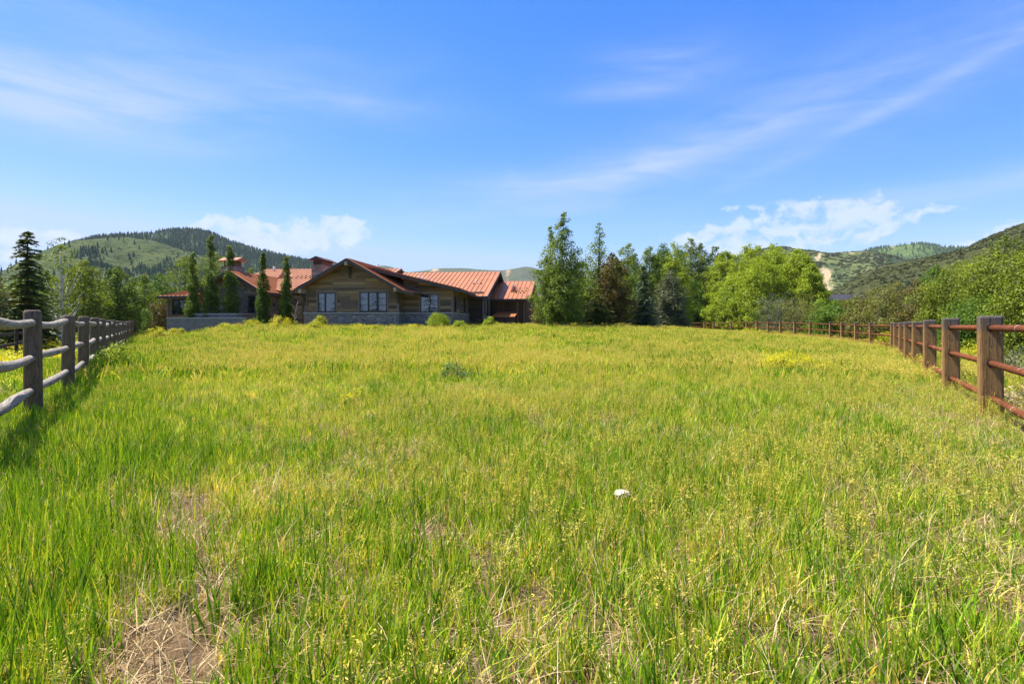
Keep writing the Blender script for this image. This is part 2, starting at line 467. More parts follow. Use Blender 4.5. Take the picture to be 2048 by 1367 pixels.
M_birch = mat('white_aspen_bark', lambda t, p: t.ramp(t.noise(t.map(ocoord(t), (1, 1, 4)), 3, 5), [(0.32, (0.10, 0.09, 0.08)), (0.42, (0.42, 0.41, 0.37)), (0.7, (0.58, 0.57, 0.52))]), 0.8, 0.15)
M_twig = mat('pale_dry_twig', lambda t, p: t.ramp(t.noise(ocoord(t), 9), [(0.3, (0.22, 0.17, 0.12)), (0.7, (0.40, 0.33, 0.25))]), 0.9, 0.1)
M_rock = mat('pale_rock', lambda t, p: t.ramp(t.noise(ocoord(t), 14, 5), [(0.3, (0.38, 0.34, 0.29)), (0.7, (0.62, 0.58, 0.52))]), 0.9, 0.1)

L_grass = leaf_mat('meadow_blade', [(0.0, (0.05, 0.13, 0.008)), (0.3, (0.150, 0.305, 0.013)), (0.55, (0.29, 0.44, 0.022)), (0.78, (0.53, 0.56, 0.05)), (1.0, (0.76, 0.59, 0.15))], 0.36, 0.5, 0.30, 0.5, (1.25, 1.1, 0.5))
L_seed = leaf_mat('golden_seed_head', [(0.0, (0.24, 0.31, 0.035)), (0.4, (0.46, 0.43, 0.055)), (0.7, (0.62, 0.50, 0.10)), (1.0, (0.64, 0.45, 0.15))], 0.3, 0.35, 0.4, 0.6, (1.1, 1.0, 0.6))
L_straw = leaf_mat('dry_straw', [(0.0, (0.24, 0.15, 0.07)), (0.5, (0.48, 0.35, 0.17)), (1.0, (0.68, 0.56, 0.33))], 0.2, 0.3, 0.8, 0.7, (1.0, 0.95, 0.8))
L_green = leaf_mat('mid_green_leaf', [(0.0, (0.030, 0.070, 0.010)), (0.5, (0.090, 0.165, 0.016)), (1.0, (0.19, 0.27, 0.03))], 0.4, 0.25)
L_aspen = leaf_mat('aspen_leaf', [(0.0, (0.045, 0.085, 0.014)), (0.5, (0.135, 0.20, 0.024)), (1.0, (0.28, 0.335, 0.04))], 0.42, 0.3)
L_bright = leaf_mat('willow_leaf', [(0.0, (0.11, 0.165, 0.012)), (0.5, (0.25, 0.33, 0.018)), (1.0, (0.40, 0.45, 0.035))], 0.45, 0.25)
L_thicket = leaf_mat('thicket_leaf', [(0.0, (0.060, 0.095, 0.010)), (0.5, (0.150, 0.200, 0.017)), (1.0, (0.28, 0.315, 0.035))], 0.4, 0.35)
L_olive = leaf_mat('olive_scrub_leaf', [(0.0, (0.05, 0.065, 0.014)), (0.5, (0.145, 0.155, 0.03)), (1.0, (0.25, 0.23, 0.055))], 0.35, 0.4)
L_grey = leaf_mat('grey_green_leaf', [(0.0, (0.050, 0.062, 0.032)), (0.5, (0.125, 0.145, 0.068)), (1.0, (0.21, 0.22, 0.12))], 0.3, 0.4)
L_rust = leaf_mat('bronze_leaf', [(0.0, (0.050, 0.030, 0.012)), (0.4, (0.120, 0.080, 0.024)), (0.7, (0.165, 0.15, 0.03)), (1.0, (0.15, 0.20, 0.03))], 0.35, 0.35)
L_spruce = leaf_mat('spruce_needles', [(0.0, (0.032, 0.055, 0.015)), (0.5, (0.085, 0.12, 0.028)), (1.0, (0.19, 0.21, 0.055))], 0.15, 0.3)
L_blue = leaf_mat('blue_spruce_needles', [(0.0, (0.025, 0.05, 0.03)), (0.5, (0.075, 0.12, 0.065)), (1.0, (0.18, 0.24, 0.13))], 0.15, 0.3)
L_dark = leaf_mat('columnar_leaf', [(0.0, (0.024, 0.058, 0.008)), (0.5, (0.080, 0.140, 0.014)), (1.0, (0.24, 0.30, 0.035))], 0.35, 0.25)
L_yellow = leaf_mat('yellow_flower', [(0.0, (0.10, 0.17, 0.012)), (0.35, (0.30, 0.34, 0.015)), (0.7, (0.62, 0.55, 0.02)), (1.0, (0.75, 0.62, 0.03))], 0.35, 0.2)
L_sage = leaf_mat('blue_green_weed_leaf', [(0.0, (0.05, 0.11, 0.03)), (1.0, (0.17, 0.27, 0.08))], 0.3, 0.2)

# ------------------------------------------------------------------ ground sheet
def warp(a, n):
    t = np.linspace(-1, 1, n); return np.sign(t) * (np.abs(t) * 0.012 + np.abs(t) ** 4 * 0.988) * a
gx = warp(9000, 330); gy = warp(9000, 330) + 12
GX, GY = np.meshgrid(gx, gy)
gv = np.stack([GX.ravel(), GY.ravel(), ground(GX.ravel(), GY.ravel())], 1)
n_ = len(gx)
ii = (np.arange(n_ - 1)[:, None] * n_ + np.arange(n_ - 1)[None, :]).ravel()
obj('ground', np_mesh('ground', gv, np.stack([ii, ii + 1, ii + n_ + 1, ii + n_], 1), M_ground, smooth=True), kind='structure', label='soil of the meadow under the tall grass', category='ground')

# ------------------------------------------------------------------ hills
def m_hill(grass, wood, bare, nscale, wood_amt):
    def fn(t, p):
        pos = wpos(t)
        x, y, z = t.sep(pos)
        n1 = t.noise(pos, nscale, 6, 0.62); n2 = t.noise(pos, nscale * 7, 5, 0.7)
        a = t.x(t.n('ShaderNodeAttribute', attribute_name='wood').outputs['Fac'])
        b = t.x(t.n('ShaderNodeAttribute', attribute_name='bare').outputs['Fac'])
        g = t.ramp(n2 * 0.6 + n1 * 0.4, grass)
        wd = t.ramp(n2, wood)
        col = t.mix((a * 1.1 + (n1 - 0.5) * 1.5 + (n2 - 0.5) * wood_amt - 0.3).ss(0.2, 0.5), g, wd)
        t.l(t.bump(n2, 0.9, 14.0), p.inputs['Normal'])
        return t.mix((b + (n2 - 0.5) * 1.2 + (n1 - 0.5) * 0.8).ss(0.35, 0.75), col, bare)
    return fn

def hill(name, prof, D, depth, m, wood_fn, bare_fn=None, foot=None, amp=0.17, seed=0, na=260, nr=70):
    """a ridge whose crest has the given outline; its slope runs from foot to D, the back falls away behind"""
    px = np.array([p[0] for p in prof], float); py = np.array([p[1] for p in prof], float)
    A = np.linspace(px[0], px[-1], na)
    top = np.interp(A, px, py)
    k = np.array([1, 2, 3, 2, 1]) / 9.0
    top = np.convolve(np.pad(top, 2, 'edge'), k, 'valid')
    f0 = foot or D - depth
    T = np.concatenate([np.linspace(0, 1, nr), 1 + np.linspace(0.03, 0.5, 14)])
    AA, TT = np.meshgrid(A, T)
    th = np.arctan((AA - 1024) / F)
    # the crest wanders in depth so that the slope has spurs and gullies
    Dc = D * (1 + 0.10 * (fbm(AA * 0.008, AA * 0 + seed, seed, 3) - 0.5) * 2)
    r = f0 + (Dc - f0) * TT
    Hc = (650 - np.interp(AA, A, top)) / F * np.cos(th) * Dc + EYE
    s = np.where(TT <= 1, 0.25 * TT + 0.75 * sstep(0, 1, TT) , 1 - 1.2 * (TT - 1) ** 1.2)
    X_, Y_ = r * np.sin(th), r * np.cos(th)
    gul = (fbm(X_ / D * 9 + seed, Y_ / D * 9, seed + 5, 5) - 0.5)
    Z = Hc * (s + amp * gul * np.sin(np.clip(TT, 0, 1) * PI) * 2)
    v = np.stack([X_.ravel(), Y_.ravel(), Z.ravel()], 1)
    ii = (np.arange(len(T) - 1)[:, None] * na + np.arange(na - 1)[None, :]).ravel()
    me = np_mesh(name, v, np.stack([ii, ii + 1, ii + na + 1, ii + na], 1), m, smooth=True)
    wd = wood_fn(AA, TT); br = bare_fn(AA, TT) if bare_fn else np.zeros_like(AA)
    for nm, arr in (('wood', wd), ('bare', br)):
        at_ = me.attributes.new(nm, 'FLOAT', 'POINT'); at_.data.foreach_set('value', arr.astype(np.float32).ravel())
    o = obj(name, me, kind='structure', category='hill')
    return o, dict(A=AA, T=TT, X=X_, Y=Y_, Z=Z, wood=wd, bare=br)

G_l = [(0.3, (0.022, 0.040, 0.012)), (0.5, (0.048, 0.068, 0.020)), (0.7, (0.075, 0.088, 0.028))]
W_d = [(0.3, (0.020, 0.040, 0.018)), (0.6, (0.045, 0.075, 0.028))]
H_front, HF = hill('hill', [(-420, 620), (-200, 590), (0, 545), (55, 516), (100, 496), (150, 483), (200, 479), (250, 478), (300, 482), (345, 495), (400, 512), (460, 535), (540, 570), (640, 610), (720, 640)], 1150, 600,
               mat('grassy_hillside', m_hill(G_l, W_d, (0.4, 0.3, 0.18), 0.006, 0.7), 0.95, 0.05),
               lambda a, t: 0.55 * sstep(0.62, 0.42, t) * (a > 140) + 0.25 * sstep(0.5, 0.62, t) * sstep(210, 150, a) , seed=2)
H_front['label'] = 'pale green grassy hillside below the dark wooded peak'
H_peak, HP = hill('hill', [(60, 540), (130, 498), (190, 482), (225, 480), (250, 476), (300, 474), (330, 470), (355, 467), (395, 467), (412, 470), (428, 476), (450, 487), (480, 496), (510, 504), (545, 514), (590, 524), (640, 533), (700, 541), (760, 552), (860, 585), (950, 630)], 1750, 900,
              mat('wooded_mountain', m_hill(G_l, W_d, (0.4, 0.3, 0.18), 0.005, 0.6), 0.95, 0.05),
              lambda a, t: 0.75 + 0 * a, seed=7)
H_peak['label'] = 'rounded mountain covered in dark conifers at the left'
H_far, HC = hill('hill', [(640, 600), (700, 552), (740, 538), (765, 531), (780, 533), (815, 545), (850, 541), (880, 536), (925, 536), (960, 539), (1000, 541), (1030, 537), (1050, 533), (1066, 535), (1085, 542), (1130, 545), (1200, 540), (1290, 545), (1400, 560), (1500, 600)], 3000, 1400,
             mat('distant_ridge', m_hill([(0.3, (0.035, 0.055, 0.03)), (0.7, (0.09, 0.085, 0.045))], W_d, (0.42, 0.24, 0.14), 0.003, 0.5), 0.95, 0.05),
             lambda a, t: 0.5 + 0 * a, lambda a, t: 0.55 * np.exp(-((a - 870) / 12) ** 2) + 0.5 * np.exp(-((a - 1015) / 10) ** 2), seed=11)
H_far['label'] = 'low distant blue-green ridge behind the copper roof'
def scar(a, t):
    a = a + 26 * (fbm(a * 0.06, t * 14, 95, 4) - 0.5)
    s = np.exp(-((a - 1652) / 13) ** 2) * sstep(0.36, 0.42, t) * sstep(0.66, 0.6, t)
    s = np.maximum(s, 0.85 * np.exp(-((a - (1640 + (t - 0.78) * 60)) / 9) ** 2) * sstep(0.64, 0.7, t) * sstep(0.95, 0.86, t))
    s = np.maximum(s, 0.6 * np.exp(-((a - 1705) / 9) ** 2) * np.exp(-((t - 0.86) / 0.05) ** 2))
    return s
H_mid, HM = hill('hill', [(1350, 590), (1440, 530), (1500, 505), (1545, 497), (1566, 495), (1590, 499), (1620, 502), (1650, 507), (1700, 506), (1740, 505), (1780, 515), (1830, 530), (1900, 560), (1990, 610)], 1300, 700,
             mat('scrub_hillside', m_hill([(0.3, (0.06, 0.085, 0.026)), (0.55, (0.12, 0.14, 0.05)), (0.8, (0.19, 0.18, 0.08))], W_d, (0.35, 0.27, 0.165), 0.008, 0.9), 0.95, 0.05),
             lambda a, t: 0.38 + 0.2 * fbm(a * 0.03, t * 9, 4, 3), scar, seed=15)
H_mid['label'] = 'scrubby hillside with a tan dirt track cut down it'
H_back, HB = hill('hill', [(1560, 600), (1640, 540), (1690, 512), (1730, 503), (1765, 497), (1790, 492), (1830, 490), (1850, 490), (1880, 494), (1920, 497), (1960, 500), (2040, 515), (2150, 540)], 2100, 900,
              mat('green_back_hill', m_hill([(0.3, (0.05, 0.09, 0.025)), (0.7, (0.12, 0.16, 0.045))], W_d, (0.4, 0.3, 0.2), 0.005, 0.8), 0.95, 0.05),
              lambda a, t: 0.42 + 0.3 * sstep(1860, 1920, a), lambda a, t: 0.5 * np.exp(-((a - 1785) / 8) ** 2) * sstep(0.75, 0.85, t), seed=21)
H_back['label'] = 'rounded green hill on the skyline at the right'
H_near, HN = hill('hill', [(1560, 640), (1640, 602), (1700, 566), (1740, 548), (1790, 534), (1850, 521), (1900, 509), (1940, 497), (1980, 480), (2015, 464), (2060, 448), (2150, 420), (2300, 380), (2500, 350)], 620, 430,
              mat('olive_scrub_slope', m_hill([(0.3, (0.042, 0.052, 0.017)), (0.55, (0.080, 0.084, 0.028)), (0.8, (0.13, 0.115, 0.05))], [(0.3, (0.030, 0.045, 0.014)), (0.6, (0.075, 0.085, 0.026))], (0.4, 0.3, 0.2), 0.02, 1.2), 0.95, 0.05),
              lambda a, t: 0.42 + 0 * a, seed=28)
H_near['label'] = 'olive brown scrub slope rising to the right edge'

# ------------------------------------------------------------------ scatter of countless small plants
def proto_coll(name, meshes):
    c = bpy.data.collections.new(name)       # a library of shapes, not part of the scene
    for i, me in enumerate(meshes):
        c.objects.link(bpy.data.objects.new('%s_%02d' % (name, i), me))
    return c

def scatter(name, pts, rot, scl, pick, coll, **kw):
    me = bpy.data.meshes.new(name)
    me.vertices.add(len(pts)); me.vertices.foreach_set('co', pts.astype(np.float32).ravel())
    for nm, ty, key, arr in (('rot', 'FLOAT_VECTOR', 'vector', rot), ('scl', 'FLOAT_VECTOR', 'vector', scl), ('pick', 'INT', 'value', pick)):
        a = me.attributes.new(nm, ty, 'POINT'); a.data.foreach_set(key, np.ascontiguousarray(arr).astype(np.int32 if ty == 'INT' else np.float32).ravel())
    o = obj(name, me, kind='stuff', **kw)
    g = bpy.data.node_groups.new(name, 'GeometryNodeTree')
    g.interface.new_socket('Geometry', in_out='INPUT', socket_type='NodeSocketGeometry')
    g.interface.new_socket('Geometry', in_out='OUTPUT', socket_type='NodeSocketGeometry')
    gi = g.nodes.new('NodeGroupInput'); go = g.nodes.new('NodeGroupOutput')
    ci_ = g.nodes.new('GeometryNodeCollectionInfo'); ci_.inputs['Collection'].default_value = coll
    ci_.inputs['Separate Children'].default_value = True; ci_.inputs['Reset Children'].default_value = True
    ip = g.nodes.new('GeometryNodeInstanceOnPoints'); ip.inputs['Pick Instance'].default_value = True
    def na(nm, ty):
        n = g.nodes.new('GeometryNodeInputNamedAttribute'); n.data_type = ty; n.inputs['Name'].default_value = nm; return n.outputs[0]
    er = g.nodes.new('FunctionNodeEulerToRotation')
    g.links.new(na('rot', 'FLOAT_VECTOR'), er.inputs[0])
    g.links.new(gi.outputs[0], ip.inputs['Points']); g.links.new(ci_.outputs[0], ip.inputs['Instance'])
    g.links.new(er.outputs[0], ip.inputs['Rotation']); g.links.new(na('scl', 'FLOAT_VECTOR'), ip.inputs['Scale'])
    g.links.new(na('pick', 'INT'), ip.inputs['Instance Index'])
    g.links.new(ip.outputs[0], go.inputs[0])
    md = o.modifiers.new('scatter', 'NODES'); md.node_group = g
    return o

rng = np.random.default_rng(11)

def blades(n, rad, h, hw, wd, lean, tint, seg=3, curl=0.5, r=rng):
    """n grass blades as tapered bent strips -> verts, quads (as 4-gons), tint"""
    a = r.uniform(0, 2 * PI, n); rr = rad * np.sqrt(r.uniform(0, 1, n))
    b = np.stack([rr * np.cos(a), rr * np.sin(a), np.zeros(n)], 1)
    H_ = r.normal(h, hw, n).clip(h * 0.4, h * 1.7)
    la = r.uniform(0, 2 * PI, n); L = np.abs(r.normal(lean, lean * 0.6, n))
    ld = np.stack([np.cos(la), np.sin(la), np.zeros(n)], 1)
    fa = r.uniform(0, PI, n); fd = np.stack([np.cos(fa), np.sin(fa), np.zeros(n)], 1)
    W_ = wd * r.uniform(0.7, 1.3, n)
    vs = []
    for k in range(seg + 1):
        t = k / seg
        c = b + ld * (L * H_ * (t * (1 - curl) + curl * t * t))[:, None] + np.array([0, 0, 1.0]) * (H_ * (t - 0.25 * L * t * t))[:, None]
        ww = W_ * (1 - 0.92 * t ** 1.6) * (0.7 + 0.3 * min(1, t * 4))
        vs += [c - fd * ww[:, None] / 2, c + fd * ww[:, None] / 2]
    v = np.stack(vs, 1)                       # n, 2(seg+1), 3
    m = 2 * (seg + 1)
    q = np.array([[2 * k, 2 * k + 1, 2 * k + 3, 2 * k + 2] for k in range(seg)])
    f = (np.arange(n)[:, None, None] * m + q[None]).reshape(-1, 4)
    tt = np.repeat(r.normal(tint[0], tint[1], n).clip(0, 1), seg)
    return v.reshape(-1, 3), f, tt

def seedheads(n, rad, h, hw, r=rng, k=14, size=0.017, tint=(0.6, 0.25), drop=1.0):
    """thin stems with drooping heads of spikelets"""
    V, Fq, T = [], [], []
    base = 0
    for i in range(n):
        a = r.uniform(0, 2 * PI); rr = rad * math.sqrt(r.uniform())
        p0 = np.array([rr * math.cos(a), rr * math.sin(a), 0]); H_ = max(0.12, r.normal(h, hw))
        la = r.uniform(0, 2 * PI); ld = np.array([math.cos(la), math.sin(la), 0]); L = abs(r.normal(0.12, 0.09))
        def pos(t): return p0 + ld * (L * H_ * t * t * 1.3) + np.array([0, 0, H_ * (t - 0.12 * t ** 3)])
        sd_ = np.array([-ld[1], ld[0], 0]) * 0.0016
        pts = [pos(t) for t in (0, 0.4, 0.75, 1.0)]
        vv = []
        for p in pts: vv += [p - sd_, p + sd_]
        V += vv; Fq += [[base + 2 * j, base + 2 * j + 1, base + 2 * j + 3, base + 2 * j + 2] for j in range(3)]; T += [r.uniform(0.0, 0.5)] * 3
        base += 8
        tn = float(np.clip(r.normal(*tint), 0, 1))
        for j in range(k):
            t = r.uniform(0.66, 1.0); p = pos(t)
            d = np.array([r.normal(), r.normal(), -0.5 * drop + r.normal() * 0.5]) + ld * 0.7; d /= np.linalg.norm(d)
            e = np.cross(d, r.normal(size=3)); e /= np.linalg.norm(e) + 1e-9
            s_ = size * r.uniform(0.7, 1.4); p = p + d * s_ * r.uniform(0.3, 1.4)
            V += [p, p + d * s_ * 0.5 + e * s_ * 0.17, p + d * s_, p + d * s_ * 0.5 - e * s_ * 0.17]
            Fq.append([base, base + 1, base + 2, base + 3]); base += 4
            T.append(float(np.clip(tn + r.normal() * 0.12, 0, 1)))
    return np.array(V), np.array(Fq), np.array(T)

def join(*parts):
    V, Fq, T, b = [], [], [], 0
    for v, f, t in parts:
        V.append(v); Fq.append(f + b); T.append(t); b += len(v)
    return np.concatenate(V), np.concatenate(Fq), np.concatenate(T)
def pmesh(name, part, m): v, f, t = part; return np_mesh(name, v, f, m, t)

near_g = [pmesh('tuft', join(blades(11, 0.09, 0.165, 0.055, 0.0105, 0.28, (0.42, 0.25), 4, 0.65), blades(2, 0.06, 0.25, 0.05, 0.010, 0.2, (0.28, 0.15), 4, 0.7), blades(7, 0.10, 0.10, 0.035, 0.008, 0.6, (0.70, 0.26), 3)), L_grass) for _ in range(9)]
near_y = [pmesh('tuft', join(blades(9, 0.09, 0.15, 0.05, 0.009, 0.36, (0.66, 0.24), 4, 0.6), blades(8, 0.10, 0.11, 0.04, 0.008, 0.65, (0.88, 0.18), 3)), L_grass) for _ in range(6)]
far_g = [pmesh('tuft', join(blades(19, 0.24, 0.20, 0.075, 0.026, 0.28, (0.40, 0.27), 2), blades(8, 0.26, 0.13, 0.05, 0.024, 0.5, (0.72, 0.24), 2)), L_grass) for _ in range(5)]
far_y = [pmesh('tuft', join(blades(13, 0.24, 0.19, 0.07, 0.025, 0.32, (0.58, 0.26), 2), blades(10, 0.26, 0.15, 0.06, 0.022, 0.5, (0.90, 0.16), 2)), L_grass) for _ in range(5)]
GR = proto_coll('blade_library', near_g + near_y + far_g + far_y)      # 0-8, 9-14, 15-19, 20-24
SE = proto_coll('seed_library', [pmesh('seed', seedheads(6, 0.10, 0.27, 0.06, k=26, size=0.0125), L_seed) for _ in range(6)]
                + [pmesh('seed', seedheads(10, 0.3, 0.30, 0.06, k=18, size=0.026), L_seed) for _ in range(4)])     # 0-5 near, 6-9 far
ST = proto_coll('straw_library', [pmesh('straw', blades(16, 0.12, 0.10, 0.05, 0.005, 1.5, (0.55, 0.28), 3, 0.7), L_straw) for _ in range(5)]
                + [pmesh('straw', blades(9, 0.1, 0.18, 0.06, 0.004, 0.6, (0.6, 0.25), 3, 0.7), L_straw) for _ in range(3)])

def cloud_pts(n, rmin, rmax, dens):
    """points in the wedge before the camera; dens(r) per square metre, thinned from the maximum"""
    out = []
    edges = np.geomspace(rmin, rmax, 40)
    for a, b in zip(edges[:-1], edges[1:]):
        d = dens((a + b) / 2); wx = 1.08 * b + 2.0
        k = rng.poisson(d * (b - a) * 2 * wx)
        out.append(np.stack([rng.uniform(-wx, wx, k), rng.uniform(a, b, k)], 1))
    return np.concatenate(out)

PATH = np.array([(-1.15, 1.6), (-1.26, 2.06), (-1.43, 2.34), (-1.66, 2.8), (-2.0, 3.4), (-2.25, 3.95), (-2.68, 4.5), (-3.0, 4.9)])
def bare_at(x, y):
    """1 on worn ground, 0 in the thick of the meadow"""
    d = np.full(len(x), 9.0)
    for (ax, ay), (bx, by) in zip(PATH[:-1], PATH[1:]):
        t = np.clip(((x - ax) * (bx - ax) + (y - ay) * (by - ay)) / ((bx - ax) ** 2 + (by - ay) ** 2), 0, 1)
        d = np.minimum(d, np.hypot(x - ax - t * (bx - ax), y - ay - t * (by - ay)))
    wob = 0.6 + 0.9 * fbm(x * 3, y * 3, 9, 3)
    b = sstep(0.25, 0.07, d / wob) * np.maximum(sstep(0.36, 0.56, fbm(x * 2.2 + 3, y * 1.3, 19, 3)), sstep(2.9, 2.3, y) * 0.9)
    for cx, cy_, r_ in ((-0.48, 3.5, 0.22), (-0.2, 3.25, 0.15), (0.15, 2.3, 0.13), (0.45, 2.35, 0.11), (-1.0, 4.1, 0.2), (-0.9, 3.0, 0.14)):
        b = np.maximum(b, sstep(1.1, 0.4, np.hypot(x - cx, y - cy_) / r_ / wob))
    return b

HOUSE_O = (-8.777, 44.0); HA = R(7)
def in_house(x, y):
    dx_, dy_ = x - HOUSE_O[0], y - HOUSE_O[1]
    u = dx_ * math.cos(HA) - dy_ * math.sin(HA); v = dx_ * math.sin(HA) + dy_ * math.cos(HA)
    a = (u > -7.7) & (u < 0.1) & (v > -0.15); b = (u > -0.1) & (u < 4.1) & (v > 1.05); c = (u > 4) & (u < 9) & (v > 7.5)
    d = (u > -23) & (u < -7) & (v > 0.0)
    return (a | b | c | d) & (v < 30)

p2 = cloud_pts(0, 1.2, 110, lambda r: 215 * min(1, (6.0 / r) ** 1.25) if r < 20 else max(4.0, 17 * (20 / r) ** 0.7))
x, y = p2[:, 0], p2[:, 1]
r_ = np.hypot(x, y)
keep = ~in_house(x, y)
keep &= rng.uniform(0, 1, len(x)) > bare_at(x, y) * 0.93
keep &= rng.uniform(0, 1, len(x)) < 0.45 + 1.1 * sstep(0.3, 0.6, fbm(x * 2.6, y * 2.6, 47, 2))     # grows in clumps
short = (x < fence_left_x(y) - 1.0) & (y > 9)                # the mown field beyond the log fence
keep &= ~(short & (rng.uniform(0, 1, len(x)) < 0.3))
x, y, r_, short = x[keep], y[keep], r_[keep], short[keep]
n = len(x)
dry = fbm(x * 0.22 + 4, y * 0.16, 31, 4) * 0.75 + fbm(x * 0.9, y * 0.7, 37, 3) * 0.45 - 0.1 + 0.06 * sstep(20, 40, y)
lush = sstep(1.8, 0.4, np.abs(x - fence_left_x(y) - 0.7)) * 0.35 + sstep(1.6, 0.3, np.abs(x - fence_right_x(np.clip(y, 3.2, 90)) + 1.0)) * 0.25
isy = (dry - lush + rng.normal(0, 0.12, n)) > 0.55 + 0.05 * sstep(12, 28, r_)
farm = r_ > 17 + rng.uniform(-3, 3, n)
pick = np.where(farm, np.where(isy, 20 + rng.integers(0, 5, n), 15 + rng.integers(0, 5, n)), np.where(isy, 9 + rng.integers(0, 6, n), rng.integers(0, 9, n)))
lushR = sstep(2.2, 0.5, np.abs(x - fence_right_x(np.clip(y, 3.2, 90)) + 0.4)) * (y > 2)
hs = 0.45 + 0.55 * fbm(x * 0.45, y * 0.45, 41, 3) + 0.6 * fbm(x * 2.1, y * 2.1, 43, 2) + (lush - lushR * 0.25) * 0.7 - lushR * 0.45 - sstep(5, 10, r_) * 0.10
hs = np.where(short, 0.55, hs) * np.where(farm, rng.uniform(0.55, 1.5, n), rng.uniform(0.8, 1.2, n))
wide = np.where(farm, 1.2, 0.86 + 0.25 * sstep(4, 14, r_))
sc = np.stack([wide, wide, hs * (0.84 + 0.1 * farm)], 1)
tilt = rng.normal(0, 0.10, (n, 2)) + np.array([0.0, 0.05])
rot = np.stack([tilt[:, 0], tilt[:, 1], rng.uniform(0, 2 * PI, n)], 1)
scatter('meadow_grass', np.stack([x, y, ground(x, y) - 0.01], 1), rot, sc, pick, GR, label='tall green meadow grass filling the field', category='grass')

p2 = cloud_pts(0, 1.2, 75, lambda r: 27 * min(1, (8 / r) ** 1.1) if r < 20 else 6 * (20 / r) ** 0.5)
x, y = p2[:, 0], p2[:, 1]
dn = fbm(x * 0.3 + 9, y * 0.22, 51, 4) + 0.22 * sstep(4, 9, y) - 0.06
keep = (~in_house(x, y)) & (dn + rng.normal(0, 0.09, len(x)) > 0.585) & (bare_at(x, y) < 0.4) & (x > fence_left_x(y) - 0.5)
x, y = x[keep], y[keep]; n = len(x)
farm = np.hypot(x, y) > 16
pick = np.where(farm, 6 + rng.integers(0, 4, n), rng.integers(0, 6, n))
sc = rng.uniform(0.75, 1.2, (n, 1)) * np.array([[1.0, 1.0, 1.0]])
rot = np.stack([rng.normal(0, 0.06, n), rng.normal(0, 0.06, n), rng.uniform(0, 2 * PI, n)], 1)
scatter('seeding_grass', np.stack([x, y, ground(x, y)], 1), rot, sc, pick, SE, label='golden seed heads standing above the green meadow grass', category='grass')

p2 = cloud_pts(0, 1.2, 12, lambda r: 150 * min(1, (5 / r) ** 1.5))
x, y = p2[:, 0], p2[:, 1]
keep = rng.uniform(0, 1, len(x)) < 0.45 + 0.55 * bare_at(x, y)
x, y = x[keep], y[keep]; n = len(x)
pick = np.where(rng.uniform(0, 1, n) < 0.72, rng.integers(0, 5, n), 5 + rng.integers(0, 3, n))
sc = rng.uniform(0.7, 1.25, (n, 1)) * np.ones((1, 3))
rot = np.stack([rng.normal(0, 0.1, n), rng.normal(0, 0.1, n), rng.uniform(0, 2 * PI, n)], 1)
scatter('dry_thatch', np.stack([x, y, ground(x, y)], 1), rot, sc, pick, ST, label='tan dead straw lying between the grass stems', category='grass')

# conifers and scrub on the hills: far-off woods that read as one mass
def conifer_proto(seed, m):
    r = np.random.default_rng(seed); V, Fq, T = [], [], []; b = 0
    for k in range(5):
        z0 = 0.06 + 0.17 * k; rad = 0.20 * (1 - k / 5.6); h_ = 0.30
        nn = 9
        for j in range(nn):
            a0, a1 = 2 * PI * j / nn, 2 * PI * (j + 1) / nn
            q = rad * r.uniform(0.75, 1.2)
            V += [(q * math.cos(a0), q * math.sin(a0), z0 + r.normal() * 0.015), (q * math.cos(a1), q * math.sin(a1), z0 + r.normal() * 0.015), (0.006, 0, z0 + h_), (-0.006, 0, z0 + h_)]
            Fq.append([b, b + 1, b + 2, b + 3]); b += 4; T.append(r.uniform(0.1, 0.7))
    return np_mesh('far_conifer', np.array(V), np.array(Fq), m, np.array(T))
def bush_proto(seed, m, n=70):
    r = np.random.default_rng(seed)
    d = r.normal(size=(n, 3)); d[:, 2] = np.abs(d[:, 2]); d /= np.linalg.norm(d, axis=1)[:, None]
    c = d * np.array([0.5, 0.5, 0.62]) * r.uniform(0.7, 1.0, (n, 1))
    return np_mesh('far_bush', *leaves_at(c, d, np.full(n, 0.30), 0.9, r)[:2], m, r.uniform(0, 1, n))

def leaves_at(c, nrm, L, asp, r, spread=0.6):
    """diamond leaves at points c facing roughly nrm -> verts, quads"""
    n = len(c)
    nn = nrm + r.normal(0, spread, (n, 3)); nn /= np.linalg.norm(nn, axis=1)[:, None] + 1e-9
    a = np.cross(nn, r.normal(size=(n, 3))); a /= np.linalg.norm(a, axis=1)[:, None] + 1e-9
    b = np.cross(nn, a)
    L = np.asarray(L)[:, None]; W_ = L * asp
    v = np.stack([c - a * L / 2, c + b * W_ / 2 + a * L * 0.05, c + a * L / 2, c - b * W_ / 2 + a * L * 0.05], 1).reshape(-1, 3)
    return v, np.arange(4 * n).reshape(-1, 4), None

